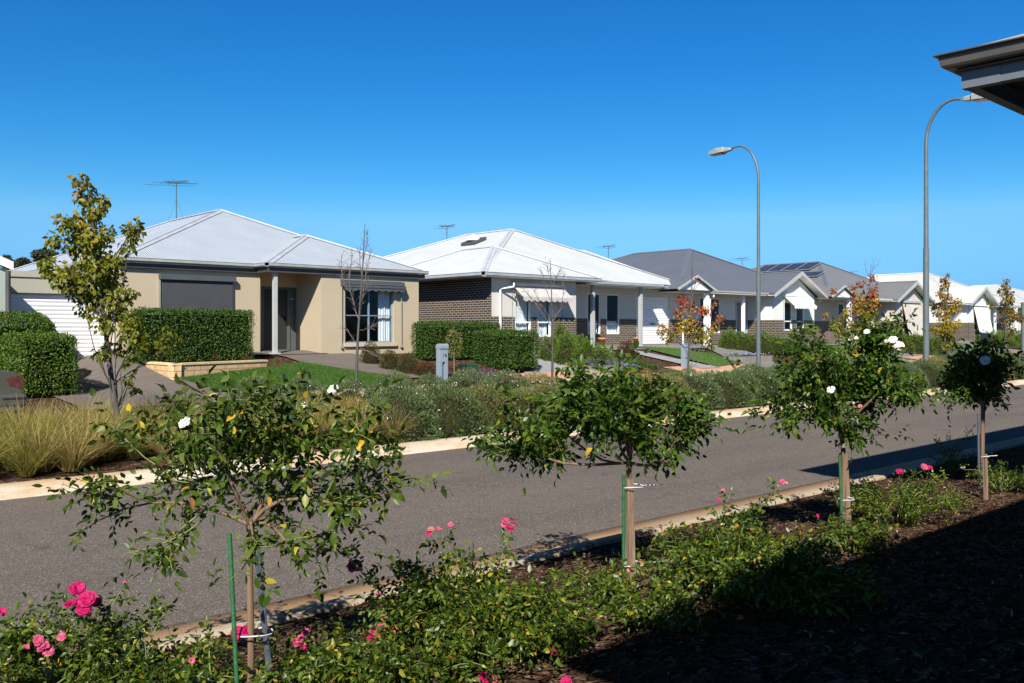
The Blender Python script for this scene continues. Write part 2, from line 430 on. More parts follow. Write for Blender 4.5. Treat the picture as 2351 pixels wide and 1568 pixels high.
M['blind_dark'] = plain('charcoal_blind_fabric', (.055, .057, .065), .85, var=.06)
M['awning_dark'] = plain('charcoal_awning', (.07, .08, .085), .7)
M['awning_beige'] = plain('beige_awning_canvas', (.50, .48, .45), .9)
M['awning_cream'] = plain('cream_awning_canvas', (.86, .84, .78), .9)
M['blind_beige'] = plain('beige_blind_canvas', (.56, .51, .45), .9)
M['rod'] = plain('grey_green_rod', (.26, .30, .25), .4)
M['curtain'] = plain('white_curtain', (.82, .84, .86), .9, var=.05)
M['glass'] = glass('window_glass')
M['terracotta'] = plain('terracotta', (.55, .19, .08), .8, var=.15, scale=12)
M['galv'] = plain('galvanised_steel', (.125, .15, .15), .45, metal=.1, var=.15, scale=4)
M['lamp_head'] = plain('lamp_housing', (.30, .32, .31), .5, var=.25, scale=14)
M['lamp_glass'] = plain('lamp_lens', (.22, .2, .17), .25)
M['antenna'] = plain('antenna_metal', (.10, .12, .13), .4, metal=.4)
M['solar'] = brick('solar_cells', (.012, .020, .055), (.016, .026, .07), (.10, .13, .2), bw=.156, bh=.156, ms=.006, rough=.4)
M['alu'] = plain('aluminium_edge', (.6, .62, .65), .35, metal=.6)
M['mailbox'] = plain('blue_grey_letterbox', (.25, .30, .36), .45, var=.05)
M['digit'] = plain('black_digits', (.02, .022, .03), .5)
M['timber'] = woodmat('weathered_timber', (.13, .078, .047), (.31, .215, .148))
M['sleeper'] = woodmat('grey_sleeper', (.16, .14, .12), (.30, .27, .24), .4)
M['stake_green'] = plain('green_plastic_stake', (.03, .13, .045), .45, var=.25, scale=30, bump=.004, bscale=120)
M['stake_steel'] = plain('weathered_steel_stake', (.07, .085, .105), .6, var=.3, scale=14)
M['tie'] = plain('white_plastic_tie', (.62, .64, .68), .4)
M['cane_bark'] = woodmat('rose_bark', (.13, .075, .045), (.26, .165, .10), .6)
M['bark_grey'] = woodmat('grey_tree_bark', (.05, .044, .04), (.115, .10, .09), .6)
M['bark_dark'] = woodmat('dark_twig_bark', (.10, .075, .07), (.2, .16, .15), .6)
M['cane_green'] = plain('green_rose_cane', (.13, .16, .035), .5, var=.35, scale=20)
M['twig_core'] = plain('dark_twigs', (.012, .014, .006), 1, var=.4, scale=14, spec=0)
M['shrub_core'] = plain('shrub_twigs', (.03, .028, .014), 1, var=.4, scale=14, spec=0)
M['near_gutter'] = plain('grey_brown_gutter', (.105, .096, .085), .4)
M['near_fascia'] = plain('grey_blue_beam', (.13, .15, .17), .6, var=.06)
M['near_roof'] = plain('near_grey_roof', (.40, .40, .38), .5)
M['near_soffit'] = plain('brown_soffit', (.10, .075, .055), .8)
M['near_wall'] = plain('grey_house_wall', (.25, .24, .23), .9)
M['car_paint'] = plain('car_grey_paint', (.10, .095, .085), .25, metal=.2, var=.04)
M['car_trim'] = plain('car_black_trim', (.015, .015, .017), .5)
M['taillight'] = plain('red_lens', (.10, .035, .03), .15, var=.3, scale=10)
M['rubber'] = plain('tyre_rubber', (.02, .02, .02), .8)
M['green_lid'] = plain('green_plastic_lid', (.025, .07, .055), .5)
M['red_trim'] = plain('red_trim', (.55, .10, .05), .6)
M['green_blind'] = plain('green_blind', (.12, .25, .2), .8)

# ------------------------------------------------------------------ ground
def grid(name, us, vs, off, mt, kind='structure', zf=None):
    P = [(u, v, (zf or T)(u, v) + off) for v in vs for u in us]
    n = len(us)
    i, j = np.meshgrid(np.arange(len(vs) - 1), np.arange(n - 1), indexing='ij')
    a = (i * n + j).ravel()
    F = np.stack([a, a + 1, a + n + 1, a + n], 1)
    o = npmesh(name, np.array(P), [F], mt, smooth=True)
    return tag(o, kind=kind)

def bed_z(u, v):
    z = T(u, v)
    if 5.72 < v < 13.2: z -= .12 * min(1, (v - 5.72) / .1, (13.2 - v) / .2)
    elif -4 < v <= 5.72: z += .02 * sin(u * 5.1) * sin(v * 4.3 + 1)
    return z
us = [-3000, -400, -100, -40, -20] + list(np.arange(-10, 70, .4)) + [75, 85, 100, 150, 400, 3000]
vs = [-3000, -300, -60, -20, -6] + list(np.arange(-4, 5.7, .3)) + [5.72, 5.85, 6.0, 8, 10, 12.5, 12.76, 12.95, 13.1, 13.25] + list(np.arange(13.5, 16.4, .5)) + [16.4, 16.6, 18, 19.4, 19.6] + list(np.arange(20, 30, .4)) + [34, 40, 50, 60, 100, 400, 3000]
grid('ground', us, vs, -.035, M['mulch'], zf=bed_z)

U0, U1 = -60, 160
def sweep(name, pr, mt, u0=U0, u1=U1, step=2.0):
    us_ = np.arange(u0, u1 + step, step)
    P = []
    for (v, z) in pr:
        for u in us_: P.append((u, v, z))
    n = len(us_)
    i, j = np.meshgrid(np.arange(len(pr) - 1), np.arange(n - 1), indexing='ij')
    a = (i * n + j).ravel(); F = np.stack([a, a + 1, a + n + 1, a + n], 1)
    return tag(npmesh(name, np.array(P), [F], mt), kind='structure')
sweep('road', [(6.365, -.001), (7.5, .02), (9.4, .035), (11.3, .02), (12.505, .001)], M['asphalt'])
sweep('kerb_gutter', [(6.37, -.05), (6.37, .012), (6.15, -.006), (5.95, .006)], M['kerb_stained'])
sweep('kerb_near', [(5.95, .006), (5.90, .04), (5.85, .105), (5.81, .12), (5.685, .125), (5.672, .118), (5.67, .0)], M['kerb_back'])
sweep('kerb_far', [(12.50, -.05), (12.50, .006), (12.58, .03), (12.70, .105), (12.77, .13), (12.95, .138), (12.97, .13), (12.97, .0)], M['kerb_pale'])
sweep('service_lane', [(16.6, .425), (18, .462), (19.4, .475)], M['lane'])
sweep('lane_kerb', [(16.4, .3), (16.4, .44), (16.58, .45), (16.62, .43)], M['kerb_pale'])
sweep('lane_kerb_house_side', [(19.38, .48), (19.5, .53), (19.75, .585), (19.95, .60)], M['kerb_pale'], u0=9.0)
pass
for a_, b_ in ((18.7, 22.9), (26.6, 31.4), (46, 50), (60, 64)): sweep('footpath', [(19.95, .602), (20.3, .655), (20.9, .745)], M['path_orange'], u0=a_, u1=b_, step=.7)

def patch(name, quad, mt, off=.0, n=30, m=30):
    "four ground corners draped over the terrain"
    a, b, c, d = [np.array(q[:2], float) for q in quad]
    P = []
    for i in range(n + 1):
        s = i / n
        for j in range(m + 1):
            t = j / m
            p = (1 - s) * ((1 - t) * a + t * d) + s * ((1 - t) * b + t * c)
            P.append((p[0], p[1], T(*p) + off))
    i, j = np.meshgrid(np.arange(n), np.arange(m), indexing='ij'); k = (i * (m + 1) + j).ravel()
    F = np.stack([k, k + m + 1, k + m + 2, k + 1], 1)
    return tag(npmesh(name, np.array(P), [F], mt, smooth=True), kind='structure')
# ------------------------------------------------------------------ building pieces
def panel(mb, p0, p1, z0, z1, holes=(), reveal=.09):
    "wall sheet from p0 to p1 (outside is to the right of the direction), with openings that have reveals"
    p0, p1 = np.array(p0, float), np.array(p1, float); Lh = np.linalg.norm(p1 - p0); d = (p1 - p0) / Lh; inn = np.array([-d[1], d[0]])
    ss = sorted({0, Lh, *[h[0] for h in holes], *[h[1] for h in holes]}); zs = sorted({z0, z1, *[min(max(h[2], z0), z1) for h in holes], *[min(max(h[3], z0), z1) for h in holes]})
    pt = lambda s, z, k=0: (p0[0] + d[0]*s + inn[0]*k, p0[1] + d[1]*s + inn[1]*k, z)
    base = p0[0] if abs(d[0]) > abs(d[1]) else p0[1]; sg = 1 if (d[0] if abs(d[0]) > abs(d[1]) else d[1]) > 0 else -1
    for a, b in zip(ss, ss[1:]):
        for c, e in zip(zs, zs[1:]):
            ms, mz = (a + b) / 2, (c + e) / 2
            if any(h[0] < ms < h[1] and h[2] < mz < h[3] for h in holes): continue
            mb.face([pt(a, c), pt(b, c), pt(b, e), pt(a, e)], [(base + sg*a, c), (base + sg*b, c), (base + sg*b, e), (base + sg*a, e)])
    for (a, b, c, e) in holes:
        c2, e2 = max(c, z0), min(e, z1)
        if e2 <= c2: continue
        for q in ([pt(a, c2), pt(a, e2), pt(a, e2, reveal), pt(a, c2, reveal)], [pt(b, e2), pt(b, c2), pt(b, c2, reveal), pt(b, e2, reveal)]): mb.face(q)
        if e < z1: mb.face([pt(a, e), pt(b, e), pt(b, e, reveal), pt(a, e, reveal)])
        if c > z0: mb.face([pt(b, c), pt(a, c), pt(a, c, reveal), pt(b, c, reveal)])

def roof_face(mb, pts, eave=None):
    "planar roof face; UV x runs along the eave (first edge)"
    P = [Vector(p) for p in pts]; e = (P[1] - P[0]).normalized() if eave is None else Vector(eave).normalized()
    n = (P[1] - P[0]).cross(P[-1] - P[0]).normalized(); w = n.cross(e)
    mb.face(P, [((p - P[0]).dot(e), (p - P[0]).dot(w)) for p in P])

def vcap(mb, s, e, w):
    "folded ridge or hip capping with a small roll on top"
    s, e = Vector(s), Vector(e); d = (e - s).normalized(); x = Vector((d.y, -d.x, 0)).normalized() * w / 2
    k = .40 if abs(d.z) < .01 else .29; dz = Vector((0, 0, w / 2 * k)); t = Vector((0, 0, .012 + w / 2 * k * .25))
    for sg in (1, -1):
        P = [s + t, e + t, e + t + x * sg - dz, s + t + x * sg - dz]
        mb.face(P if sg < 0 else P[::-1])
    mb.tube([s + t, e + t], .022, 6)

def edge_boxes(mb, pts, h, w, dz=0):
    for a, b in zip(pts, pts[1:]):
        mb.bar((a[0], a[1], a[2] + dz), (b[0], b[1], b[2] + dz), w, h)

def gutter_run(mb, pts, h=.11, w=.10):
    "eave gutter with a small rolled lip, pts along the outer eave edge"
    for a, b in zip(pts, pts[1:]):
        a, b = Vector(a), Vector(b); d = (b - a).normalized(); o = Vector((d.y, -d.x, 0))
        poly = [(0, -h), (w * .75, -h), (w, -h * .75), (w, -.012), (w + .012, 0), (w - .012, .004), (w - .012, -h * .7), (0, -h * .85)]
        P = [a + o * x - d * (w if a is not pts[0] else 0) * 0 + Vector((0, 0, z)) for x, z in poly]; Q = [b + o * x + Vector((0, 0, z)) for x, z in poly]
        n = len(poly)
        mb.raw(P + Q, [tuple(range(n)), tuple(range(2*n-1, n-1, -1))] + [(i, n+i, n+(i+1) % n, (i+1) % n) for i in range(n)])

def window(parent, u0, u1, z0, z1, v, frame, transoms=(), mullions=(), curtain=None, depth=.07, bar=.05, halfcurtain=None, name='window'):
    "front-facing window set in the wall plane v (camera side is -v)"
    mb = MB(); y0, y1 = v + .02, v + .02 + depth
    mb.box(u0, u0 + bar, y0, y1, z0, z1); mb.box(u1 - bar, u1, y0, y1, z0, z1)
    mb.box(u0 + bar, u1 - bar, y0, y1, z0, z0 + bar); mb.box(u0 + bar, u1 - bar, y0, y1, z1 - bar, z1)
    for t in transoms: mb.box(u0 + bar, u1 - bar, y0 - .004, y1 - .004, t - bar * .4, t + bar * .4)
    for m_ in mullions: mb.box(m_ - bar * .5, m_ + bar * .5, y0 - .008, y1 - .008, z0 + bar, z1 - bar)
    w = mb.build(name, frame, parent)
    g = MB(); g.box(u0 + bar * .6, u1 - bar * .6, v + .052, v + .058, z0 + bar * .6, z1 - bar * .6); g.build('pane', M['glass'], w)
    if curtain:
        for (a, b, c, e) in curtain:
            k = max(8, int((b - a) / .03)); cm = MB(); P = []
            for i in range(k + 1):
                u = a + (b - a) * i / k; yy = v + .16 + .028 * sin(i * 1.9) + .012 * sin(i * .7)
                P += [(u, yy, c), (u, yy, e)]
            cm.raw(P, [(2*i, 2*i+2, 2*i+3, 2*i+1) for i in range(k)], True)
            cm.build('curtain', M['curtain'], w)
    return w

def roller_door(parent, u0, u1, z0, z1, v, mt, pitch=.11, name='roller_door', handle=True):
    mb = MB(); n = int((z1 - z0) / pitch); pts = []
    for i in range(n):
        z = z0 + (z1 - z0) * i / n; p = (z1 - z0) / n
        for f, o in ((0, .012), (.12, .0), (.5, -.012), (.88, .0)): pts.append((z + f * p, v + .03 + o))
    pts.append((z1, v + .042))
    for (za, ya), (zb, yb) in zip(pts, pts[1:]): mb.face([(u0, ya, za), (u1, ya, za), (u1, yb, zb), (u0, yb, zb)])
    mb.box(u0, u1, v + .0, v + .05, z0 - .03, z0 + .035)
    d = mb.build(name, mt, parent)
    if handle:
        h = MB(); h.box((u0+u1)/2 - .14, (u0+u1)/2 + .14, v - .02, v + .012, z0 + .86, z0 + .91); h.build('handle', M['car_trim'], d)
    return d

def downpipe(parent, u, v, z0, z1, mt, offset=(0, 0), r=.045):
    mb = MB()
    if offset != (0, 0):
        mb.tube([(u + offset[0], v + offset[1], z1 + .22), (u + offset[0], v + offset[1], z1 + .08), (u, v, z1 + .0), (u, v, z0 + .1), (u, v - .06, z0)], r, 8)
    else: mb.tube([(u, v, z1), (u, v, z0 + .1), (u, v - .06, z0)], r, 8)
    return mb.build('downpipe', mt, parent)

def scallop(mb, u0, u1, v, z, h, n, t=.006, swing=0):
    "wavy valance hanging from z"
    k = 40 * n // 4; P = []
    for i in range(k + 1):
        f = i / k; d = h * (.62 + .38 * abs(sin(pi * n * f)))
        P += [(u0 + (u1 - u0) * f, v, z), (u0 + (u1 - u0) * f, v - swing, z - d)]
    Q = [(x, y + t, zz) for x, y, zz in P]; m_ = len(P)
    F = []
    for i in range(k):
        F += [(2*i, 2*i+1, 2*i+3, 2*i+2), (m_+2*i, m_+2*i+2, m_+2*i+3, m_+2*i+1), (2*i+1, m_+2*i+1, m_+2*i+3, 2*i+3)]
    mb.raw(P + Q, F)

def drop_awning(parent, u0, u1, v, ztop, zbot, out, mt, hood, n=9, rods_to=None):
    "canvas on a front rail held out by side rods"
    mb = MB(); a, b = u0 + .04, u1 - .04; k = 6; P = []
    for i in range(k + 1):
        f = i / k; sag = -.03 * sin(pi * f)
        P += [(a, v - .06 - out * f, ztop - .1 + (zbot - ztop + .1) * f + sag), (b, v - .06 - out * f, ztop - .1 + (zbot - ztop + .1) * f + sag)]
    m_ = len(P); Q = [(x, y + .004, z + .005) for x, y, z in P]
    mb.raw(P + Q, [(2*i, 2*i+1, 2*i+3, 2*i+2) for i in range(k)] + [(m_+2*i, m_+2*i+2, m_+2*i+3, m_+2*i+1) for i in range(k)])
    scallop(mb, a, b, v - .06 - out, zbot, .17, n)
    aw = mb.build('awning', mt, parent)
    h = MB(); h.box(u0, u1, v - .16, v - .004, ztop - .12, ztop); h.face([(u0 - .01, v - .17, ztop - .03), (u1 + .01, v - .17, ztop - .03), (u1 + .01, v, ztop + .05), (u0 - .01, v, ztop + .05)]); h.build('hood', hood, aw)
    if rods_to is not None:
        for u in (u0 + .02, u1 - .02):
            r = MB(); r.tube([(u, v - .03, ztop - .12), (u, v - .03, rods_to)], .009, 6); r.tube([(u, v - .03, zbot + .25), (u, v - .06 - out, zbot)], .009, 6); r.build('rod', M['rod'], aw)
    return aw

def ground_under(u, v): return T(u, v)

# ------------------------------------------------------------------ cream house opposite
def cream_house():
    h = empty('house', (14, 30, 1.4), 'cream rendered house with corrugated pale grey hip roof and dark window blind', 'house', 'houses along the street')
    E = 4.12; FL = 1.39
    w = MB()
    panel(w, (8.9, 41), (8.9, 25.86), .8, E)
    panel(w, (8.9, 25.86), (13.1, 25.86), .8, E, [(1.3, 3.15, 2.15, 3.5)])
    panel(w, (13.1, 25.86), (13.1, 26.65), .8, E)
    panel(w, (13.1, 26.65), (14.8, 26.65), .8, E, [(.45, 1.68, FL, 3.49)])
    panel(w, (14.8, 26.65), (14.8, 25.12), .8, E)
    panel(w, (14.8, 25.12), (18.6, 25.12), .8, E, [(.87, 2.77, 1.69, 3.46)], reveal=.12)
    panel(w, (18.6, 25.12), (18.6, 41), .8, E)
    panel(w, (18.6, 41), (8.9, 41), .8, E)
    w.build('wall', M['cream'], h)
    fl = MB(); fl.box(9.1, 18.35, 26.75, 40.9, 1.2, FL); fl.build('floor', M['path_brown'], h)
    # roof
    A, B, P_, Q_ = (8.77, 25.7, E), (18.85, 25.7, E), (14.26, 31.19, 6.43), (14.26, 35.6, 6.43)
    C_, D_ = (18.85, 41.1, E), (8.77, 41.1, E)
    r = MB(); roof_face(r, [A, B, P_]); roof_face(r, [B, C_, Q_, P_]); roof_face(r, [D_, A, P_, Q_]); roof_face(r, [C_, D_, Q_])
    a, b, p, q = (12.9, 25.0, E + .005), (18.85, 25.0, E + .005), (15.88, 27.98, 5.38), (15.88, 31.5, 5.38)
    roof_face(r, [a, b, p]); roof_face(r, [b, (18.85, 31.5, E), q, p]); roof_face(r, [(12.9, 31.5, E), a, p, q])
    rf = r.build('roof', M['roof_pale'], h)
    c = MB()
    for s, e in ((A, P_), (B, P_), (P_, Q_), (D_, Q_), (C_, Q_), (a, p), (b, p), (p, q)):
        s, e = Vector(s), Vector(e); vcap(c, s, e, .30)
    c.build('ridge_cap', M['cap_pale'], rf)
    c = MB(); vl = Vector((12.92, 25.72, E + .02)); c.bar(vl, Vector((15.2, 28.3, 5.12)), .1, .012); c.build('valley_flashing', M['cap_pale'], rf)
    g = MB(); gutter_run(g, [(8.77, 41.1, E), (8.77, 25.7, E), (12.95, 25.7, E)]); gutter_run(g, [(12.9, 25.9, E + .004), (12.9, 25.0, E + .004), (18.85, 25.0, E + .004), (18.85, 41, E + .004)])
    g.build('gutter', M['gutter_grey'], h)
    f = MB(); f.box(8.80, 8.89, 25.75, 41, E - .26, E - .11); f.box(8.9, 13.0, 25.74, 25.85, E - .27, E - .115); f.box(12.93, 18.8, 25.03, 25.11, E - .27, E - .114); f.box(12.93, 13.01, 25.12, 25.72, E - .27, E - .114)
    f.build('fascia', M['fascia_dark'], h)
    s = MB(); s.box(13.02, 14.79, 25.12, 26.64, E - .11, E - .09); s.build('porch_ceiling', M['cream'], h)
    for u in (13.75, 14.4):
        s = MB(); s.tube([(u, 26.0, E - .12), (u, 26.0, E - .2)], .05, 8); s.build('porch_light', M['white_paint'], h)
    p = MB(); p.box(13.19, 13.31, 25.14, 25.26, FL - .25, E - .27); p.box(13.12, 13.38, 25.07, 25.33, FL - .3, FL + .03); p.build('post', M['post_grey'], h)
    # entrance
    d = MB(); U0_, U1_, V_ = 13.56, 14.77, 26.65
    for x0, x1 in ((U0_, U0_ + .06), (14.44, 14.54), (U1_ - .06, U1_)): d.box(x0, x1, V_ - .02, V_ + .06, FL, 3.48)
    d.box(U0_ + .06, 14.44, V_ - .018, V_ + .06, 3.42, 3.48); d.box(14.54, U1_ - .06, V_ - .018, V_ + .06, 3.42, 3.48); d.box(U0_ + .06, 14.44, V_ - .018, V_ + .06, FL, FL + .09)
    do = d.build('door', M['door_frame'], h)
    s = MB(); s.box(U0_ + .05, 14.45, V_ + .01, V_ + .03, FL + .05, 3.45); s.build('screen', M['door_dark'], do)
    s = MB(); s.box(14.53, U1_ - .05, V_ + .02, V_ + .04, FL, 3.45); s.build('side_panel', M['door_frame'], do)
    s = MB(); s.box(14.37, 14.43, V_ - .07, V_ - .018, 2.3, 2.55); s.tube([(14.4, V_ - .09, 2.42), (14.3, V_ - .09, 2.42)], .012, 6); s.build('handle', M['car_trim'], do)
    s = MB(); s.box(14.56, 14.68, V_ - .0, V_ + .018, 3.1, 3.14); s.build('number_plate', M['alu'], do)
    # roller blind on the wide window
    win = window(h, 10.2, 12.05, 2.15, 3.5, 25.86, M['bluegrey'], mullions=(11.12,))
    bl = MB(); bl.box(10.05, 12.15, 25.74, 25.82, 1.75, 3.6); blo = bl.build('window_blind', M['blind_dark'], h)
    s = MB(); s.box(9.97, 12.23, 25.66, 25.858, 3.55, 3.70); s.build('hood', M['awning_dark'], blo)
    for u in (9.99, 12.19):
        s = MB(); s.box(u - .02, u + .02, 25.79, 25.858, 1.72, 3.55); s.build('side_rail', M['rod'], blo)
    # bay window
    wn = window(h, 15.67, 17.57, 1.69, 3.46, 25.18, M['bluegrey'], transoms=(2.58,), mullions=(16.63,), bar=.038, curtain=[(17.08, 17.53, 1.72, 3.42), (15.7, 15.84, 1.72, 3.42)])
    s = MB(); s.box(15.6, 17.65, 25.03, 25.118, 1.57, 1.68); s.build('sill', M['cream_sill'], h)
    aw = MB(); aw.box(15.5, 17.86, 24.9, 25.118, 3.52, 3.70); aw.face([(15.48, 24.85, 3.58), (17.88, 24.85, 3.58), (17.88, 25.11, 3.73), (15.48, 25.11, 3.73)]); aw.box(15.48, 17.88, 24.84, 24.88, 3.48, 3.56); scallop(aw, 15.5, 17.86, 24.86, 3.50, .14, 9)
    awo = aw.build('awning', M['awning_dark'], h)
    for u in (15.52, 17.84):
        s = MB(); s.tube([(u, 25.06, 3.5), (u, 25.06, 1.5)], .014, 6); s.box(u - .03, u + .03, 25.03, 25.11, 1.52, 1.6); s.build('rod', M['rod'], awo)
    downpipe(h, 8.84, 26.2, .95, E - .35, M['post_grey'])
    s = MB(); s.tube([(10.9, 33.0, 5.05), (10.9, 33.0, 5.3)], .05, 8); s.build('roof_vent', M['cap_pale'], rf)
    return h
cream_house()

def garage():
    h = empty('garage', (7.5, 30, 1.0), 'flat topped garage with white roller door under sage cladding', 'garage')
    E = 3.68
    w = MB(); panel(w, (4.5, 26.75), (8.98, 26.75), .8, 3.1, [(.9, 4.36, 1.0, 3.08)]); panel(w, (4.5, 33), (4.5, 26.75), .8, E); panel(w, (8.98, 33), (4.5, 33), .8, E)
    w.build('wall', M['panel_sage'], h)
    s = MB(); s.box(4.5, 8.98, 26.66, 26.80, 3.1, 3.52); s.build('fascia', M['panel_sage'], h)
    s = MB(); s.box(4.45, 8.98, 26.62, 26.84, 3.523, 3.68); s.build('parapet_cap', M['panel_sage'], h)
    s = MB(); s.box(4.5, 8.98, 26.85, 33, 3.42, 3.5); s.build('roof', M['roof_pale'], h)
    roller_door(h, 5.42, 8.84, 1.02, 3.08, 26.77, M['rollerdoor'], handle=False)
garage()

def sage_house():
    h = empty('house', (2, 28, 1.2), 'sage green rendered house end with white gable barge and dark downpipe', 'house', 'houses along the street')
    un, vn = 5.80, 24.65
    w = MB()
    ap = un - 4.6
    w.face([(un - 9.2, vn, .7), (un, vn, .7), (un, vn, 3.55), (ap, vn, 3.55 + 4.6 * .42), (un - 9.2, vn, 3.55)])
    panel(w, (un, vn), (un, 27.2), .7, 3.55); panel(w, (un - 9.2, 38), (un - 9.2, vn), .7, 3.55); panel(w, (un, 38), (un - 9.2, 38), .7, 3.55)
    w.build('wall', M['render_sage'], h)
    r = MB(); o = .12; vf = vn - .12
    roof_face(r, [(un + o, vf, 3.74), (un + o, 38, 3.74), (ap, 38, 3.74 + (4.6 + o) * .42), (ap, vf, 3.74 + (4.6 + o) * .42)])
    roof_face(r, [(un - 9.2 - o, 38, 3.74), (un - 9.2 - o, vf, 3.74), (ap, vf, 3.74 + (4.6 + o) * .42), (ap, 38, 3.74 + (4.6 + o) * .42)])
    r.build('roof', M['roof_white'], h)
    b = MB(); zt = 3.74 + (4.6 + o) * .42
    for s in (1, -1):
        e = un + o if s > 0 else un - 9.2 - o
        P = [(ap, vf, zt + .03), (e, vf, 3.77), (e, vf, 3.56), (ap, vf, zt - .18)]
        b.prism(P, (0, -.03, 0), (0, .02, 0))
    b.build('barge_board', M['white_paint'], h)
    downpipe(h, un + .02, vn - .06, .8, 3.55, M['fascia_dark'], r=.06)
sage_house()

def hip_quad(r, c, pts_e, P, Q):
    "hip roof given eave corners A(front low) B(front high u) C D and ridge P (front) Q (back)"
    A, B, C_, D_ = pts_e
    roof_face(r, [A, B, P]); roof_face(r, [B, C_, Q, P]); roof_face(r, [D_, A, P, Q]); roof_face(r, [C_, D_, Q])
    for s, e in ((A, P), (B, P), (P, Q), (D_, Q), (C_, Q)):
        s, e = Vector(s), Vector(e); vcap(c, s, e, .26)

def brick_house():
    h = empty('house', (27, 30, 1.5), 'white roofed house with charcoal brick side wall and shaded front porch', 'house', 'houses along the street')
    E, ZB, FL = 4.15, 2.6, 1.48
    w = MB(); b = MB()
    V1, V2 = 24.65, 26.3
    W1 = [(23.25 - .0, 24.25, 1.95, 3.55), (24.55, 25.3, 1.95, 3.55)]
    uu = lambda x, v: float(ATV(x, 700, v)[0])
    wa = [(uu(1181.7, V1), uu(1219.3, V1)), (uu(1233.9, V1), uu(1265.5, V1))]
    L0 = uu(1128, V1); L1 = uu(1322.5, V1)
    hol = [(a - L0, c - L0, 1.85, 3.55) for a, c in wa]
    panel(w, (L0, V1), (L1, V1), ZB, E, hol); panel(b, (L0, V1 - .012), (L1, V1 - .012), .9, ZB, hol)
    panel(b, (L0 - .003, 39), (L0 - .003, V1 - .012), .9, E)
    panel(w, (L1, V1), (L1, V2), ZB, E); panel(b, (L1 + .01, V1), (L1 + .01, V2), .9, ZB)
    pw = [(28.36, 29.2), (29.57, 30.44)]; GD = (31.6, 33.96); R1 = 35.1
    hol = [(a - L1, c - L1, 1.93, 3.68) for a, c in pw] + [(GD[0] - L1, GD[1] - L1, FL, 3.64)]
    panel(w, (L1, V2), (R1, V2), ZB, E, hol); panel(b, (L1, V2 - .012), (R1, V2 - .012), .9, ZB, hol)
    panel(w, (R1, V2), (R1, 39), ZB, E); panel(b, (R1 + .01, V2), (R1 + .01, 39), .9, ZB); panel(w, (R1, 39), (L0, 39), .9, E)
    wall = w.build('wall', M['render_stone'], h); b.build('brick_base', M['brick_dark'], h)
    s = MB(); s.box(L0 + .002, L1 + .02, V1 - .03, V1 - .001, ZB, ZB + .035)
    s.box(L1 + .03, GD[0] - .0, V2 - .03, V2 - .001, ZB, ZB + .03)
    fl = MB(); fl.box(L0 + .1, R1 - .1, V2 + .1, 38.9, 1.3, FL); fl.build('floor', M['path_brown'], h)
    for a, c in wa: window(h, a, c, 1.85, 3.55, V1, M['white_paint'], transoms=(2.40,), bar=.07, curtain=[(a + .05, c - .05, 1.9, 3.5)])
    for a, c in pw: window(h, a, c, 1.93, 3.68, V2, M['white_paint'], transoms=(2.36,), bar=.06, curtain=[(a + .05, c - .05, 1.95, 2.5)])
    drop_awning(h, uu(1174, V1), uu(1292, V1), V1, 3.86, 3.32, .55, M['awning_beige'], M['awning_beige'], n=9, rods_to=2.0)
    roller_door(h, GD[0], GD[1], FL + .02, 3.64, V2 + .02, M['rollerdoor'])
    for u in (27.5, 30.55):
        s = MB(); s.box(u - .07, u + .07, 25.14, 25.28, 1.2, E - .1); s.build('post', M['post_grey'], h)
    # roof
    eu0 = 20.78; r = MB(); c = MB()
    P_, Q_ = (27.3, 29.9, 6.6), (27.3, 33.1, 6.6)
    hip_quad(r, c, [(eu0, 24.3, E), (34.7, 25.7, E), (34.7, 39.5, E), (eu0, 39.5, E)], P_, Q_)
    hip_quad(r, c, [(eu0 + .004, 24.25, E + .02), (26.85, 24.25, E + .02), (26.85, 32, E + .02), (eu0 + .004, 32, E + .02)], (23.87, 27.23, 5.44), (23.87, 29.2, 5.44))
    # porch sheet between the bay and the garage
    roof_face(r, [(26.7, 24.97, E - .06), (31.7, 24.97, E - .06), (31.2, 28.1, E + 1.30), (27.2, 28.1, E + 1.30)])
    # garage wing behind
    hip_quad(r, c, [(29.5, 27.5, E), (37.5, 27.5, E), (37.5, 39, E), (29.5, 39, E)], (34.2, 32.0, 6.2), (34.2, 34.3, 6.2))
    rf = r.build('roof', M['roof_white'], h); c.build('ridge_cap', M['cap_white'], rf)
    g = MB(); gutter_run(g, [(eu0, 39.5, E), (eu0, 24.25, E), (26.9, 24.25, E)], h=.13); g.build('gutter', M['gutter_silver'], h); g = MB(); gutter_run(g, [(26.72, 24.95, E - .05), (31.75, 24.95, E - .05)], h=.13); g.build('gutter', M['gutter_silver'], h); g = MB(); gutter_run(g, [(31.8, 25.65, E - .02), (35.3, 25.65, E - .02), (35.3, 39, E - .02)], h=.13)
    g.build('gutter', M['gutter_silver'], h)
    f = MB(); f.box(eu0 + .02, L0 - .01, 24.28, 39, E - .15, E - .11); f.box(L0, 26.85, 24.28, V1 - .001, E - .15, E - .11); f.box(26.86, 31.7, 24.98, V2 - .001, E - .2, E - .16); f.box(31.71, 35.3, 25.68, V2 - .002, E - .18, E - .13)
    f.build('eave_lining', M['gutter_white'], h)
    ux = uu(1149, V1 - .07)
    downpipe(h, ux, V1 - .07, 1.25, E - .55, M['white_paint'], (.35, -.34))
    downpipe(h, 34.9, V2 - .08, 1.4, E - .5, M['white_paint'], (.1, -.5))
    # skylight dome on the left slope
    dz = lambda u: E + (u - eu0) * (6.6 - E) / (27.3 - eu0)
    pu, pv = 25.4, 30.3
    s = MB(); s.prism([(pu - .35, pv - .45, dz(pu - .35) + .03), (pu + .35, pv - .45, dz(pu + .35) + .03), (pu + .35, pv + .45, dz(pu + .35) + .03), (pu - .35, pv + .45, dz(pu - .35) + .03)], (0, 0, 0), (0, 0, .12))
    so = s.build('skylight', M['fascia_dark'], rf)
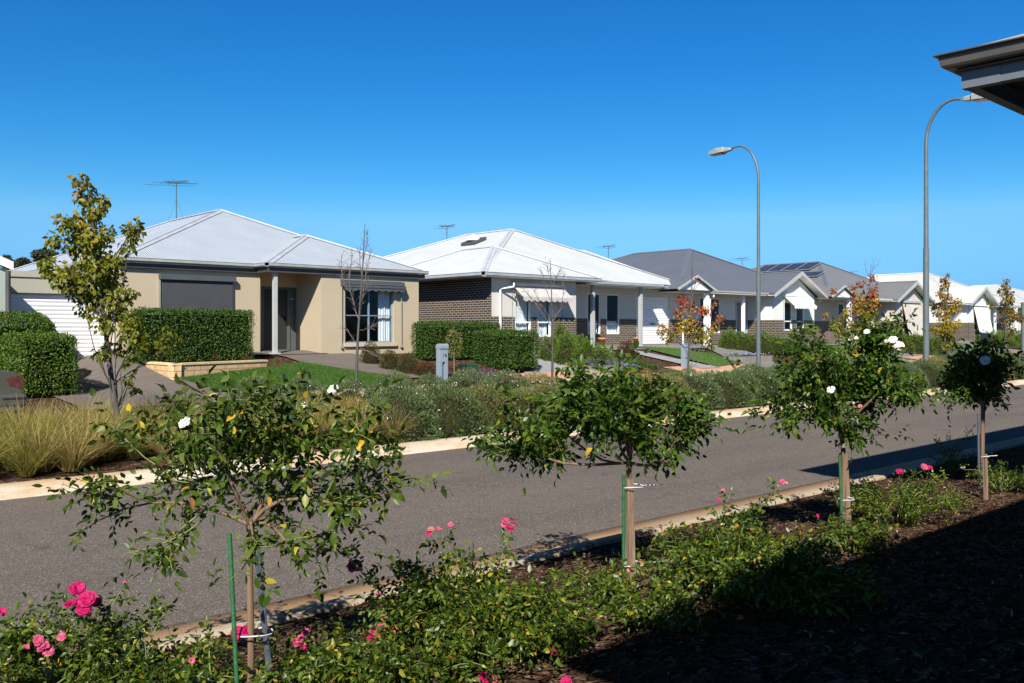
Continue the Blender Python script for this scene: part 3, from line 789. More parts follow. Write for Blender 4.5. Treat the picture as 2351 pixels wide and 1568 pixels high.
    s = MB(); s.lathe((pu, pv, dz(pu) + .12), [(.30, 0), (.29, .09), (.22, .19), (.11, .25), (.001, .27)], 16); s.build('dome', M['white_paint'], so)
    return h
brick_house()

def gable_house(c0, label, roof, cap, render, bmat, gut, mirror=False, blind=False, awn=None, awnm=None, solar=False, vent=False, EZ=4.0, porch_gable=True):
    "gable-fronted house; c0 = gable centre along the street"
    s_ = -1 if mirror else 1
    X = lambda d: c0 + s_ * d
    def PN(mb, a, b, z0, z1, holes=()):
        if not mirror: panel(mb, a, b, z0, z1, holes)
        else:
            Ln = math.dist(a, b); panel(mb, b, a, z0, z1, [(Ln - h2, Ln - h1, z1_, z2_) for (h1, h2, z1_, z2_) in holes])
    h = empty('house', (X(-4), 31, 1.45), label, 'house', 'houses along the street')
    E, ZB, FL, VG, VP = EZ, 2.62, 1.46, 25.05, 26.55
    w, b = MB(), MB()
    gh = [(-1.0, -.22), (.18, .96)]
    hol = [(2.02 + a, 2.02 + q, 2.08, 3.6) for a, q in gh]
    PN(w, (X(-2.02), VG), (X(2.02), VG), ZB, E - .08, hol); PN(b, (X(-2.02), VG - .012), (X(2.02), VG - .012), .9, ZB, hol)
    GA = 5.12
    tri = [(X(-2.02), VG, E - .08), (X(2.02), VG, E - .08), (X(0), VG, GA - .12)]; w.face(tri if not mirror else [tri[1], tri[0], tri[2]])
    PN(w, (X(-2.02), VP), (X(-2.02), VG), ZB, E); PN(b, (X(-2.03), VP), (X(-2.03), VG - .012), .9, ZB)
    PN(w, (X(2.02), VG), (X(2.02), VP - .4), ZB, E); PN(b, (X(2.03), VG), (X(2.03), VP - .4), .9, ZB)
    PN(w, (X(2.02), VP - .4), (X(3.4), VP - .4), ZB, E); PN(b, (X(2.02), VP - .412), (X(3.4), VP - .412), .9, ZB)
    PN(w, (X(3.4), VP - .4), (X(3.4), 38), ZB, E); PN(b, (X(3.41), VP - .4), (X(3.41), 38), .9, ZB)
    pw = [(-6.2, -5.5), (-5.25, -4.5)]; dr = (-3.15, -2.1)
    hol = [(a + 9.4, q + 9.4, 1.95, 3.7) for a, q in pw] + [(dr[0] + 9.4, dr[1] + 9.4, FL, 3.58)]
    PN(w, (X(-9.4), VP), (X(-2.02), VP), ZB, E, hol); PN(b, (X(-9.4), VP - .012), (X(-2.02), VP - .012), .9, ZB, hol)
    PN(w, (X(-9.4), 38), (X(-9.4), VP), .9, E); PN(w, (X(3.4), 38), (X(-9.4), 38), .9, E)
    w.build('wall', render, h); b.build('brick_base', bmat, h)
    m_ = lambda a, q: (min(X(a), X(q)), max(X(a), X(q)))
    fl = MB(); fl.box(X(-9.3), X(3.3), VP + .1, 37.9, 1.3, FL); fl.build('floor', M['path_brown'], h)
    for a, q in gh: window(h, *m_(a, q), 2.08, 3.6, VG, M['white_paint'], transoms=(2.56,), bar=.07)
    for a, q in pw: window(h, *m_(a, q), 1.95, 3.7, VP, M['white_paint'], transoms=(2.5,), bar=.06)
    d = MB(); a, q = m_(*dr); d.box(a, a + .07, VP - .03, VP + .08, FL, 3.57); d.box(q - .07, q, VP - .03, VP + .08, FL, 3.57); d.box(a + .07, q - .07, VP - .03, VP + .08, 3.5, 3.57)
    do = d.build('door', M['pale_jamb'], h); d = MB(); d.box(a + .06, q - .06, VP + .04, VP + .07, FL, 3.52); lf = d.build('door_leaf', M['door_grey'], do)
    d = MB(); d.tube([(a + .15, VP + .01, 2.45), (a + .15, VP + .04, 2.45)], .03, 8); d.build('handle', M['alu'], lf)
    # roof
    r, c = MB(), MB()
    P_, Q_ = (X(-2.6), 29.8, 6.5), (X(-2.6), 33.8, 6.5)
    lo, hi = X(-9.8), X(3.6)
    ev = [(lo, 25.15, E), (hi, 25.15, E), (hi, 38.5, E), (lo, 38.5, E)]
    if mirror: ev = [ev[1], ev[0], ev[3], ev[2]]
    hip_quad(r, c, ev, P_, Q_)
    slope = (GA - (E - .06)) / 2.55; VF = 24.6
    apex0, apexb = (X(0), VF, GA), (X(0), 29.5, GA)
    for k in (-1, 1):
        e0, e1 = (X(k * 2.55), VF, E - .06), (X(k * 2.55), 29.5, E - .06)
        f = [e0, e1, apexb, apex0] if k * s_ > 0 else [e1, e0, apex0, apexb]
        roof_face(r, f)
    rf = r.build('roof', roof, h)
    c.tube([Vector(apex0) + Vector((0, 0, .02)), Vector(apexb) + Vector((0, 0, .02))], .05, 6)
    c.build('ridge_cap', cap, rf)
    bb = MB()
    for k in (-1, 1):
        e = (X(k * 2.6), VF, E - .08)
        P = [(X(0), VF, GA + .03), e, (e[0], VF, e[2] - .16), (X(0), VF, GA - .17)]
        bb.prism(P, (0, -.03, 0), (0, .02, 0))
    bb.build('barge_board', M['gable_trim'], h)
    so = MB()
    for k in (-1, 1):
        P = [(X(0), VF + .02, GA - .1), (X(k * 2.55), VF + .02, E - .16), (X(k * 2.55), VG - .002, E - .16), (X(0), VG - .002, GA - .1)]
        so.prism(P, (0, 0, 0), (0, 0, .015))
    so.build('gable_soffit', M['gutter_white'], h)
    g = MB(); a, q = m_(-9.8, -2.35); gutter_run(g, [(a, 25.12, E), (q, 25.12, E)], h=.13); g.build('gutter', gut, h); g = MB(); a, q = m_(2.4, 3.6); gutter_run(g, [(a, 25.15, E - .03), (q, 25.15, E - .03)], h=.12); g.build('gutter', gut, h)
    f = MB(); a, q = m_(-9.7, -2.03); f.box(a, q, 25.18, VP - .02, E - .16, E - .12); a, q = m_(2.03, 3.5); f.build('porch_ceiling', M['gutter_white'], h); f = MB(); f.box(a, q, 25.2, VP - .42, E - .16, E - .12); f.build('eave_lining', M['gutter_white'], h)
    for dd in (-4.1,):
        p = MB(); p.box(X(dd) - .07, X(dd) + .07, 25.4, 25.54, 1.25, E - .15); p.build('post', M['white_paint'], h)
    p = MB(); p.box(X(-7.55) - .1, X(-7.55) + .1, 25.1, 25.3, 1.3, E - .16); p.build('post', M['white_paint'], h)
    if porch_gable:
        pg = MB(); u = X(-8.8); 
        pg.prism([(u - 1.3, 24.95, E - .06), (u + 1.3, 24.95, E - .06), (u, 24.95, E + .5)], (0, -.03, 0), (0, .05, 0)); pg.build('porch_gable', M['white_paint'], h)
        pr = MB()
        for k in (-1, 1):
            e0, e1 = (u + k * 1.45, 24.8, E - .05), (u + k * 1.45, 27, E - .05); A_, B_ = (u, 24.8, E + .58), (u, 27, E + .58)
            roof_face(pr, [e0, e1, B_, A_] if k > 0 else [e1, e0, A_, B_])
        pr.build('porch_roof', roof, h)
        gg = MB(); gg.bar((u, 24.78, E + .56), (u + 1.45, 24.78, E - .07), .05, .1); gg.bar((u, 24.78, E + .56), (u - 1.45, 24.78, E - .07), .05, .1); gg.build('barge_board', M['gable_trim'], h)
    downpipe(h, X(-7.3), 25.2, 1.4, E - .45, M['white_paint'], (.25 * s_, -.05))
    downpipe(h, X(3.45), VP - .5, 1.4, E - .4, M['white_paint'], (-.1 * s_, -.6))
    if awn: drop_awning(h, *m_(-1.15, 1.15), VG, 3.98, 3.36, .6, awnm, awnm, n=9, rods_to=2.0)
    if blind:
        a, q = m_(-1.25, 1.25)
        s = MB(); P = []
        k = 10
        for i in range(k + 1):
            f_ = i / k; P += [(a, VG - .08 - .42 * f_, 3.8 - 1.95 * f_), (q, VG - .08 - .42 * f_, 3.8 - 1.95 * f_)]
        n_ = len(P); Q = [(x, y + .012, z) for x, y, z in P]
        s.raw(P + Q, [(2*i, 2*i+1, 2*i+3, 2*i+2) for i in range(k)] + [(n_+2*i, n_+2*i+2, n_+2*i+3, n_+2*i+1) for i in range(k)])
        scallop(s, a, q, VG - .5, 1.86, .14, 9)
        bo = s.build('awning', awnm, h)
        s = MB(); s.box(a - .06, q + .06, VG - .18, VG - .004, 3.8, 3.94); s.build('hood', M['white_paint'] if awnm != M['blind_beige'] else M['gable_trim'], bo)
    if solar:
        # panels on the slope that faces back up the street
        s0 = (6.5 - E) / 7.2; n_v = Vector((-s0, 0, 1)).normalized()
        for i in range(4):
            for j in range(1):
                up = 5.15; v0 = 29.3 + i * 1.02
                a = Vector((X(-9.8) + up, v0, E + up * s0)) + n_v * .1; ax = Vector((1, 0, s0)).normalized() * 1.62; ay = Vector((0, .98, 0))
                m2 = MB(); m2.prism([a, a + ax, a + ax + ay, a + ay], (0, 0, 0), tuple(n_v * .03)); po = m2.build('solar_panel', M['alu'], rf)
                m2 = MB(); q_ = n_v * .036; i_ = .03
                ex, ey = ax.normalized() * i_, ay.normalized() * i_
                pts = [a + q_ + ex + ey, a + ax + q_ - ex + ey, a + ax + ay + q_ - ex - ey, a + ay + q_ + ex - ey]
                m2.face(pts, [(0, 0), (1.56, 0), (1.56, .94), (0, .94)]); m2.build('cells', M['solar'], po)
        a = Vector((X(-9.8) + 3.6, 27.9, E + 3.6 * s0)) + n_v * .1; ax = Vector((1, 0, s0)).normalized() * 1.0; ay = Vector((0, 1.5, 0))
        m2 = MB(); m2.prism([a, a + ax, a + ax + ay, a + ay], (0, 0, 0), tuple(n_v * .03)); po = m2.build('solar_panel', M['alu'], rf)
        m2 = MB(); pts = [p_ + n_v * .036 for p_ in (a + ax * .03 + ay * .02, a + ax * .97 + ay * .02, a + ax * .97 + ay * .98, a + ax * .03 + ay * .98)]
        m2.face(pts, [(0, 0), (.94, 0), (.94, 1.44), (0, 1.44)]); m2.build('cells', M['solar'], po)
    if vent:
        s = MB(); s.lathe((X(2.5), 29.3, 5.05), [(.1, -.6), (.1, .05), (.24, .1), (.30, .25), (.22, .42), (.05, .48), (.001, .48)], 14); s.build('roof_ventilator', M['alu'], rf)
    return h
gable_house(42.9, 'slate grey roofed white house with open cream awning over its gable window', M['roof_grey'], M['cap_grey'], M['render_white'], M['brick_dark'], M['gutter_grey'], awn=True, awnm=M['awning_cream'])
gable_house(56.6, 'mid grey roofed house with solar panels and beige drop awning on its gable', M['roof_mid'], M['cap_grey'], M['render_beige'], M['brick_brown'], M['gutter_white'], blind=True, awnm=M['blind_beige'], solar=True)
gable_house(67.7, 'ivory roofed white house with bright white drop awning covering its gable window', M['roof_ivory'], M['gutter_white'], M['render_white'], M['brick_dark'], M['gutter_white'], mirror=True, blind=True, awnm=M['awning_cream'], porch_gable=False, vent=True)

def far_house():
    h = empty('house', (88, 31, 1.5), 'low white hip roofed house at the far end of the street', 'house', 'houses along the street')
    w = MB(); panel(w, (80, 25.8), (96, 25.8), 1, 4, [(2, 3.2, 2, 3.6), (6, 7.5, 2, 3.6)]); panel(w, (80, 38), (80, 25.8), 1, 4); panel(w, (96, 25.8), (96, 38), 1, 4); w.build('wall', M['render_stone'], h)
    window(h, 82, 83.2, 2, 3.6, 25.8, M['white_paint']); window(h, 86, 87.5, 2, 3.6, 25.8, M['white_paint'])
    r, c = MB(), MB(); hip_quad(r, c, [(79, 25, 4), (97, 25, 4), (97, 39, 4), (79, 39, 4)], (88, 31, 6.2), (88, 33, 6.2)); rf = r.build('roof', M['roof_ivory'], h); c.build('ridge_cap', M['gutter_white'], rf)
    g = MB(); gutter_run(g, [(79, 39, 4), (79, 25, 4), (97, 25, 4)]); g.build('gutter', M['gutter_white'], h)
    s = MB(); s.box(81, 84.5, 25.6, 25.75, 3.62, 3.8); s.build('red_lintel', M['red_trim'], h)
    s = MB(); s.box(82, 86, 25.3, 25.33, 1.6, 3.4); s.build('window_blind', M['green_blind'], h)
    for u in (80.6, 84.6):
        p = MB(); p.box(u - .08, u + .08, 25.1, 25.26, 1.3, 3.9); p.build('post', M['white_paint'], h)
far_house()

# ------------------------------------------------------------------ building beside the camera (its eave shows and its shade falls on the bed)
def near_building():
    h = empty('building', (8, -3, .5), 'grey building with deep eaves overhanging the shaded rose bed', 'building')
    E = 4.44; c1 = (7.91, 3.27); c2 = (-.55, -.13); sl = .36
    r = MB()
    L = 9.0
    # main slope rising from the street side eave, and the projecting wing
    roof_face(r, [(c2[0], c2[1], E), (24, c2[1], E), (24 - L * .0, c2[1] - L, E + L * sl), (c2[0] + L, c2[1] - L, E + L * sl)])
    roof_face(r, [(c2[0], c2[1] - 2 * L, E), (c2[0], c2[1], E), (c2[0] + L, c2[1] - L, E + L * sl)])
    wv = 6.0
    roof_face(r, [(c1[0], c1[1], E + .002), (c1[0] + 2 * wv, c1[1], E + .002), (c1[0] + wv, c1[1] - wv, E + wv * sl)])
    roof_face(r, [(c1[0], c1[1] - 12, E + .002), (c1[0], c1[1], E + .002), (c1[0] + wv, c1[1] - wv, E + wv * sl), (c1[0] + wv, c1[1] - 12, E + wv * sl)])
    roof_face(r, [(c1[0] + 2 * wv, c1[1], E + .002), (c1[0] + 2 * wv, c1[1] - 12, E + .002), (c1[0] + wv, c1[1] - 12, E + wv * sl), (c1[0] + wv, c1[1] - wv, E + wv * sl)])
    r.build('roof', M['near_roof'], h)
    def gut(mb, pts):
        "mitred gutter along a three point path, outside to the right of travel"
        (a, b, c) = [Vector(p) for p in pts]; o1 = (b - a).normalized(); o1 = Vector((o1.y, -o1.x, 0)); o2 = (c - b).normalized(); o2 = Vector((o2.y, -o2.x, 0))
        poly = [(-.03, -.115), (.05, -.115), (.068, -.108), (.082, -.09), (.092, -.045), (.094, -.030), (.086, -.027), (.098, -.014), (.128, -.008), (.130, .002), (-.03, .002)]
        rows = []
        for q, fn in ((a, lambda x: o1 * x), (b, lambda x: (o1 + o2) * x), (c, lambda x: o2 * x)): rows.append([q + fn(x - .10) + Vector((0, 0, z)) for x, z in poly])
        n = len(poly); V = [p for r_ in rows for p in r_]
        mb.raw(V, [(k*n+i, (k+1)*n+i, (k+1)*n+(i+1) % n, k*n+(i+1) % n) for k in (0, 1) for i in range(n)] + [tuple(range(n)), tuple(range(3*n-1, 2*n-1, -1))])
    g = MB(); gut(g, [(c1[0] + 12, c1[1], E + .006), (c1[0], c1[1], E + .006), (c1[0], -.1, E + .006)]); g.build('gutter', M['near_gutter'], h)
    g = MB(); gut(g, [(c1[0], c2[1], E), (c2[0], c2[1], E), (c2[0], -12, E)]); g.build('gutter', M['near_gutter'], h)
    s = MB(); s.box(c1[0] + .1, c1[0] + 12, -9, c1[1] - .1, E - .135, E - .12); s.box(c2[0] + .1, 20, -12, c2[1] - .1, E - .14, E - .125); s.build('soffit', M['near_soffit'], h)
    bz = E - .275
    s = MB(); a = .15; t = .1
    s.box(c1[0] + a, c1[0] + a + t, -1.5, c1[1] - a - t - .0, bz, E - .135); s.box(c1[0] + a, c1[0] + 12, c1[1] - a - t, c1[1] - a, bz, E - .135)
    s.box(c1[0] + a - .006, c1[0] + a + t - .01, c1[1] - a - .3, c1[1] - a + .006, bz - .004, E - .136)
    s.build('beam', M['near_fascia'], h)
    w = MB(); panel(w, (20, 2.2), (9.3, 2.2), .3, E - .2); panel(w, (9.3, 2.2), (9.3, -1.6), .3, E - .2); panel(w, (9.3, -1.6), (.3, -1.6), .3, E - .2); panel(w, (.3, -1.6), (.3, -9), .3, E - .2)
    o = w.build('wall', M['near_wall'], h)
near_building()
# ------------------------------------------------------------------ foliage tools (numpy)
def unit(a):
    return a / np.maximum(np.linalg.norm(a, axis=-1, keepdims=True), 1e-9)

def rdir(n, rng):
    return unit(rng.normal(size=(n, 3)))

TPL = {
 'rose': (np.array([(0,0,0),(.3,-.44,.10),(.3,0,.0),(.3,.44,.10),(.66,-.36,.04),(.66,0,-.06),(.66,.36,.04),(1,0,-.2)], float),
          [np.array([(0,2,1),(0,3,2),(4,5,7),(5,6,7)]), np.array([(1,2,5,4),(2,3,6,5)])]),
 'leaf': (np.array([(0,0,0),(.45,-.4,.08),(.5,0,-.04),(.45,.4,.08),(1,0,-.12)], float), [np.array([(0,2,1),(0,3,2),(1,2,4),(2,3,4)])]),
 'small': (np.array([(0,0,0),(.5,-.42,.06),(.5,.42,.06),(1,0,-.05)], float), [np.array([(0,2,1),(1,2,3)])]),
 'needle': (np.array([(0,-.5,0),(0,.5,0),(1,0,0)], float), [np.array([(0,1,2)])]),
}

def leaves(P, D, Nn, L, W, tpl):
    "returns verts, faces for leaves at P along D, facing Nn"
    t, fs = TPL[tpl]
    D = unit(D); S = unit(np.cross(D, Nn)); Nn = np.cross(S, D)
    L = np.broadcast_to(np.asarray(L, float).reshape(-1, 1), (len(P), 1)); 
    cu = 1 + .9 * np.sin(np.arange(len(P)) * 2.399)[:, None]
    V = P[:, None, :] + D[:, None, :] * (L * t[None, :, 0])[..., None] + S[:, None, :] * (L * W * t[None, :, 1])[..., None] + Nn[:, None, :] * (L * cu * t[None, :, 2])[..., None]
    n, k = len(P), len(t)
    F = [(f[None] + (np.arange(n) * k)[:, None, None]).reshape(-1, f.shape[1]) for f in fs]
    return V.reshape(-1, 3), F

def join(parts):
    V, F, o = [], {}, 0
    for v, fs in parts:
        V.append(v)
        for f in fs: F.setdefault(f.shape[1], []).append(f + o)
        o += len(v)
    return np.concatenate(V), [np.concatenate(x) for x in F.values()]

def noise3(P, seed=0, f=1.0):
    r = np.random.default_rng(seed); s = 0
    for k in range(5):
        w = r.normal(size=3) * f * (1 + .6 * k); s = s + np.sin(P @ w + r.uniform(0, 6.28)) / (1 + .4 * k)
    return s / 2.2

# ------------------------------------------------------------------ leaf materials
LM = {
 'hedge': leafmat('hedge_leaf', [(0, (.018, .045, .008)), (.4, (.045, .105, .014)), (.8, (.075, .15, .02)), (1, (.13, .20, .03))], .42, .22, .45),
 'hedge2': leafmat('hedge_leaf_bright', [(0, (.03, .065, .01)), (.4, (.07, .14, .018)), (.8, (.12, .20, .026)), (1, (.2, .27, .04))], .45, .25, .35),
 'ball': leafmat('box_leaf', [(0, (.03, .035, .01)), (.5, (.075, .075, .018)), (.85, (.12, .09, .025)), (1, (.2, .11, .04))], .5, .2, .3),
 'rust': leafmat('rust_leaf', [(0, (.04, .025, .01)), (.5, (.10, .05, .018)), (1, (.17, .08, .035))], .5, .2, .3),
 'bush': leafmat('pittosporum_leaf', [(0, (.028, .06, .008)), (.5, (.10, .17, .02)), (1, (.2, .28, .05))], .4, .25, .4),
 'redbush': leafmat('reddish_leaf', [(0, (.04, .02, .012)), (.6, (.10, .04, .022)), (1, (.16, .08, .04))], .5, .2, .3),
 'grey': leafmat('grey_green_needles', [(0, (.04, .064, .024)), (.5, (.105, .148, .055)), (.93, (.18, .23, .10)), (1, (.25, .29, .15))], .6, .2, .2),
 'olive': leafmat('olive_needles', [(0, (.055, .07, .024)), (.5, (.165, .175, .062)), (.85, (.26, .235, .085)), (1, (.38, .26, .09))], .6, .2, .2),
 'gold': leafmat('gold_needles', [(0, (.08, .07, .02)), (.5, (.25, .19, .05)), (1, (.44, .28, .07))], .6, .2, .2),
 'green': leafmat('fresh_needles', [(0, (.03, .06, .02)), (.5, (.09, .14, .045)), (.9, (.17, .21, .08)), (1, (.26, .28, .12))], .6, .2, .2),
 'straw': leafmat('straw_blades', [(0, (.13, .11, .025)), (.4, (.31, .245, .065)), (.75, (.50, .38, .14)), (1, (.66, .52, .27))], .6, .3, .2),
 'lush': leafmat('green_blades', [(0, (.09, .11, .018)), (.5, (.26, .25, .045)), (.85, (.44, .37, .10)), (1, (.58, .46, .18))], .6, .3, .2),
 'dark_grass': leafmat('dark_blades', [(0, (.012, .02, .008)), (.6, (.03, .045, .015)), (1, (.07, .08, .03))], .6, .2, .2),
 'lavender': leafmat('silver_blades', [(0, (.20, .26, .19)), (.6, (.36, .42, .32)), (1, (.48, .52, .42))], .7, .2, .1),
 'violet': leafmat('violet_florets', [(0, (.12, .11, .24)), (.6, (.2, .19, .36)), (1, (.32, .3, .48))], .7, .2, .1),
 'blue': leafmat('blue_florets', [(0, (.20, .18, .60)), (.6, (.34, .31, .78)), (1, (.5, .48, .85))], .7, .2, .1),
 'white': plain('white_petals', (.85, .85, .83), .6, var=.02),
 'pear': leafmat('pear_leaf', [(0, (0, 0, 0)), (1, (1, 1, 1))], .35, .35, .45, zramp=[(0, (.02, .04, .005)), (.28, (.065, .095, .008)), (.55, (.16, .18, .014)), (.78, (.28, .25, .025)), (.86, (.40, .22, .03)), (.96, (.30, .09, .025)), (1, (.09, .03, .015))], zrange=(-3.5, 7.5)),
 'autumn': leafmat('autumn_leaf', [(0, (0, 0, 0)), (1, (1, 1, 1))], .45, .35, .35, zramp=[(0, (.07, .10, .012)), (.22, (.26, .25, .025)), (.42, (.42, .33, .03)), (.55, (.42, .18, .035)), (.7, (.42, .07, .04)), (1, (.30, .025, .025))], zrange=(.9, 3.1)),
 'ember': leafmat('ember_leaf', [(0, (0, 0, 0)), (1, (1, 1, 1))], .45, .35, .35, zramp=[(0, (.06, .09, .012)), (.25, (.24, .22, .022)), (.45, (.40, .30, .03)), (.6, (.36, .15, .03)), (.8, (.40, .06, .035)), (1, (.36, .035, .03))], zrange=(1.0, 4.2)),
 'gold_leaf': leafmat('golden_leaf', [(0, (0, 0, 0)), (1, (1, 1, 1))], .45, .35, .35, zramp=[(0, (.05, .07, .012)), (.25, (.22, .19, .02)), (.5, (.46, .30, .025)), (.7, (.30, .20, .03)), (.85, (.38, .13, .03)), (1, (.16, .06, .02))], zrange=(.2, 4.6)),
 'olive_leaf': leafmat('olive_gold_leaf', [(0, (.05, .065, .012)), (.4, (.16, .15, .02)), (.7, (.32, .23, .03)), (.9, (.40, .17, .03)), (1, (.2, .07, .03))], .45, .35, .35),
 'gum': leafmat('gum_leaf', [(0, (.03, .035, .02)), (.6, (.07, .075, .045)), (1, (.12, .12, .08))], .6, .2, .2),
 'rose_leaf': leafmat('rose_leaf', [(0, (.014, .032, .005)), (.45, (.042, .088, .008)), (.9, (.078, .135, .012)), (.99, (.13, .175, .018)), (.993, (.40, .33, .03)), (.997, (.45, .28, .02)), (1, (.36, .17, .05))], .32, .18, .45),
 'rose_leaf_open': leafmat('rose_leaf_pale', [(0, (.018, .036, .005)), (.45, (.05, .088, .008)), (.85, (.09, .135, .013)), (.962, (.15, .20, .03)), (.972, (.45, .37, .03)), (.99, (.5, .30, .02)), (1, (.36, .17, .05))], .33, .2, .45),
 'ground_rose': leafmat('ground_rose_leaf', [(0, (.014, .028, .004)), (.35, (.045, .08, .008)), (.78, (.085, .13, .011)), (.93, (.17, .19, .018)), (.975, (.28, .25, .03)), (.992, (.44, .31, .03)), (1, (.34, .12, .04))], .28, .2, .5),
 'topiary': leafmat('dry_tipped_leaf', [(0, (.07, .10, .018)), (.5, (.16, .19, .035)), (.7, (.3, .24, .09)), (1, (.46, .33, .19))], .5, .25, .3),
 'ground_green': leafmat('low_green_leaf', [(0, (.02, .045, .012)), (.6, (.06, .12, .022)), (1, (.13, .2, .04))], .45, .2, .3),
}
def petal(name, a, b_, c): return leafmat(name, [(0, a), (.5, b_), (1, c)], .5, .3, .25)
PM = {
 'magenta': petal('magenta_petal', (.34, .004, .065), (.50, .010, .11), (.64, .035, .19)),
 'pink': petal('pink_petal', (.50, .045, .13), (.62, .09, .2), (.70, .2, .29)),
 'faded': petal('faded_petal', (.50, .12, .10), (.62, .24, .16), (.66, .34, .22)),
 'ivory': petal('ivory_petal', (.84, .82, .76), (.88, .86, .82), (.9, .88, .86)),
 'blush': petal('blush_petal', (.82, .56, .56), (.86, .70, .68), (.88, .8, .78)),
 'coral': petal('coral_petal', (.55, .14, .05), (.6, .22, .08), (.62, .3, .12)),
}

# ------------------------------------------------------------------ flowers
def bloom_mesh(name, R, mt, rng, rings=((6, 1.0, .15), (7, .92, .42), (7, .74, .72), (6, .54, .98), (5, .34, 1.25)), petal_mult=1):
    "a rose: rings of cupped petals, opening upward (+z)"
    V, F = [], []
    for cnt, rr, lift in rings:
        a0 = rng.uniform(0, 6.28)
        for k in range(cnt):
            a = a0 + 2*pi*k/cnt + rng.normal() * .12; w = 2.6 * pi / cnt * .5 * rr * R; tl = lift + rng.normal() * .12
            ln = R * rr * rng.uniform(.9, 1.1); base = len(V)
            ca, sa = cos(a), sin(a)
            for i, f in enumerate((.08, .45, .8, 1.0)):
                ww = w * (.25, .9, 1.0, .55)[i]; out = ln * f * cos(tl * (.6 + .4 * (1 - f))); up = ln * f * sin(tl * (1.25 - .55 * f)) + (.05 if i == 3 else 0) * -R
                for j in (-1, 0, 1):
                    cup = .22 * ww * abs(j) + rng.normal() * (.03 + .05 * (i >= 2)) * R
                    V.append((ca * out - sa * ww * j * .8, sa * out + ca * ww * j * .8, up + cup))
            for i in range(3):
                for j in range(2):
                    p = base + i * 3 + j; F.append((p, p + 1, p + 4, p + 3))
    me_o = npmesh(name, np.array(V), [np.array(F)], mt, smooth=True)
    me = me_o.data; bpy.data.objects.remove(me_o)
    return me
_rb = np.random.default_rng(3)
BLOOM = {k: [bloom_mesh('flower', 1.0, PM[k], _rb) for _ in range(2)] for k in PM}
BUD = {k: bloom_mesh('flower', 1.0, PM[k], _rb, rings=((4, 1.0, 1.2), (3, .8, 1.4))) for k in PM}

def flower(parent, p, r, kind, rng, face=None, bud=False, label=None):
    me = BUD[kind] if bud else BLOOM[kind][int(rng.integers(2))]
    o = bpy.data.objects.new('flower', me); o.location = Vector(p) - parent.location
    d = Vector(face) if face is not None else Vector((rng.normal() * .4 - .35, rng.normal() * .4 - .6, .9))
    o.rotation_mode = 'QUATERNION'; o.rotation_quaternion = d.normalized().to_track_quat('Z', 'Y') @ Matrix.Rotation(rng.uniform(0, 6.28), 3, 'Z').to_quaternion()
    o.scale = (r, r, r * rng.uniform(.8, 1))
    link(o, parent, label=label)
    return o

# ------------------------------------------------------------------ woody plants
def curve_pts(a, b, n=6, sag=0, wob=.04, rng=RNG):
    a, b = np.array(a, float), np.array(b, float); L = np.linalg.norm(b - a)
    w = rng.normal(size=(2, 3)) * wob * L
    out = []
    for i in range(n + 1):
        t = i / n
        p = a + (b - a) * t + w[0] * sin(pi * t) + w[1] * sin(2 * pi * t) * .5
        p[2] += sag * L * sin(pi * t)
        out.append(p)
    return np.array(out)

def compound(P, D, rng, ll, n5=5, tpl='rose', w=.55, droop=.35):
    "leaflets of compound rose leaves at nodes P with outward axes D"
    n = len(P); D = unit(D + rng.normal(size=(n, 3)) * .35 - np.array([0, 0, droop]) * rng.uniform(0, 1, (n, 1)))
    up = unit(np.array([0, 0, 1.0]) + rng.normal(size=(n, 3)) * .75); S = unit(np.cross(D, up)); up = np.cross(S, D)
    rl = ll * rng.uniform(1.6, 2.3, (n, 1))
    pos, axes, nrm, ls = [], [], [], []
    for (f, sd) in ((1.0, 0), (.62, 1), (.62, -1), (.25, 1), (.25, -1))[:n5]:
        q = P + D * rl * f
        ax = D * (1 if sd == 0 else .55) + S * sd * .9 - np.array([0, 0, .18]) + rng.normal(size=(n, 3)) * .12
        pos.append(q); axes.append(ax); nrm.append(up + rng.normal(size=(n, 3)) * .5); ls.append(ll * rng.uniform(.6, 1.2, n) * (1.12 if sd == 0 else .92))
    Pq, A, Nn, L = map(np.concatenate, (pos, axes, nrm, ls))
    keep = rng.uniform(size=len(Pq)) > .06
    v1, f1 = leaves(Pq[keep], A[keep], Nn[keep], L[keep], w, tpl)
    P0 = P - D * rl * .45; v2, f2 = leaves(P0, D, up, (rl * 1.5)[:, 0], .02, 'small')
    return join([(v1, f1), (v2, f2)])

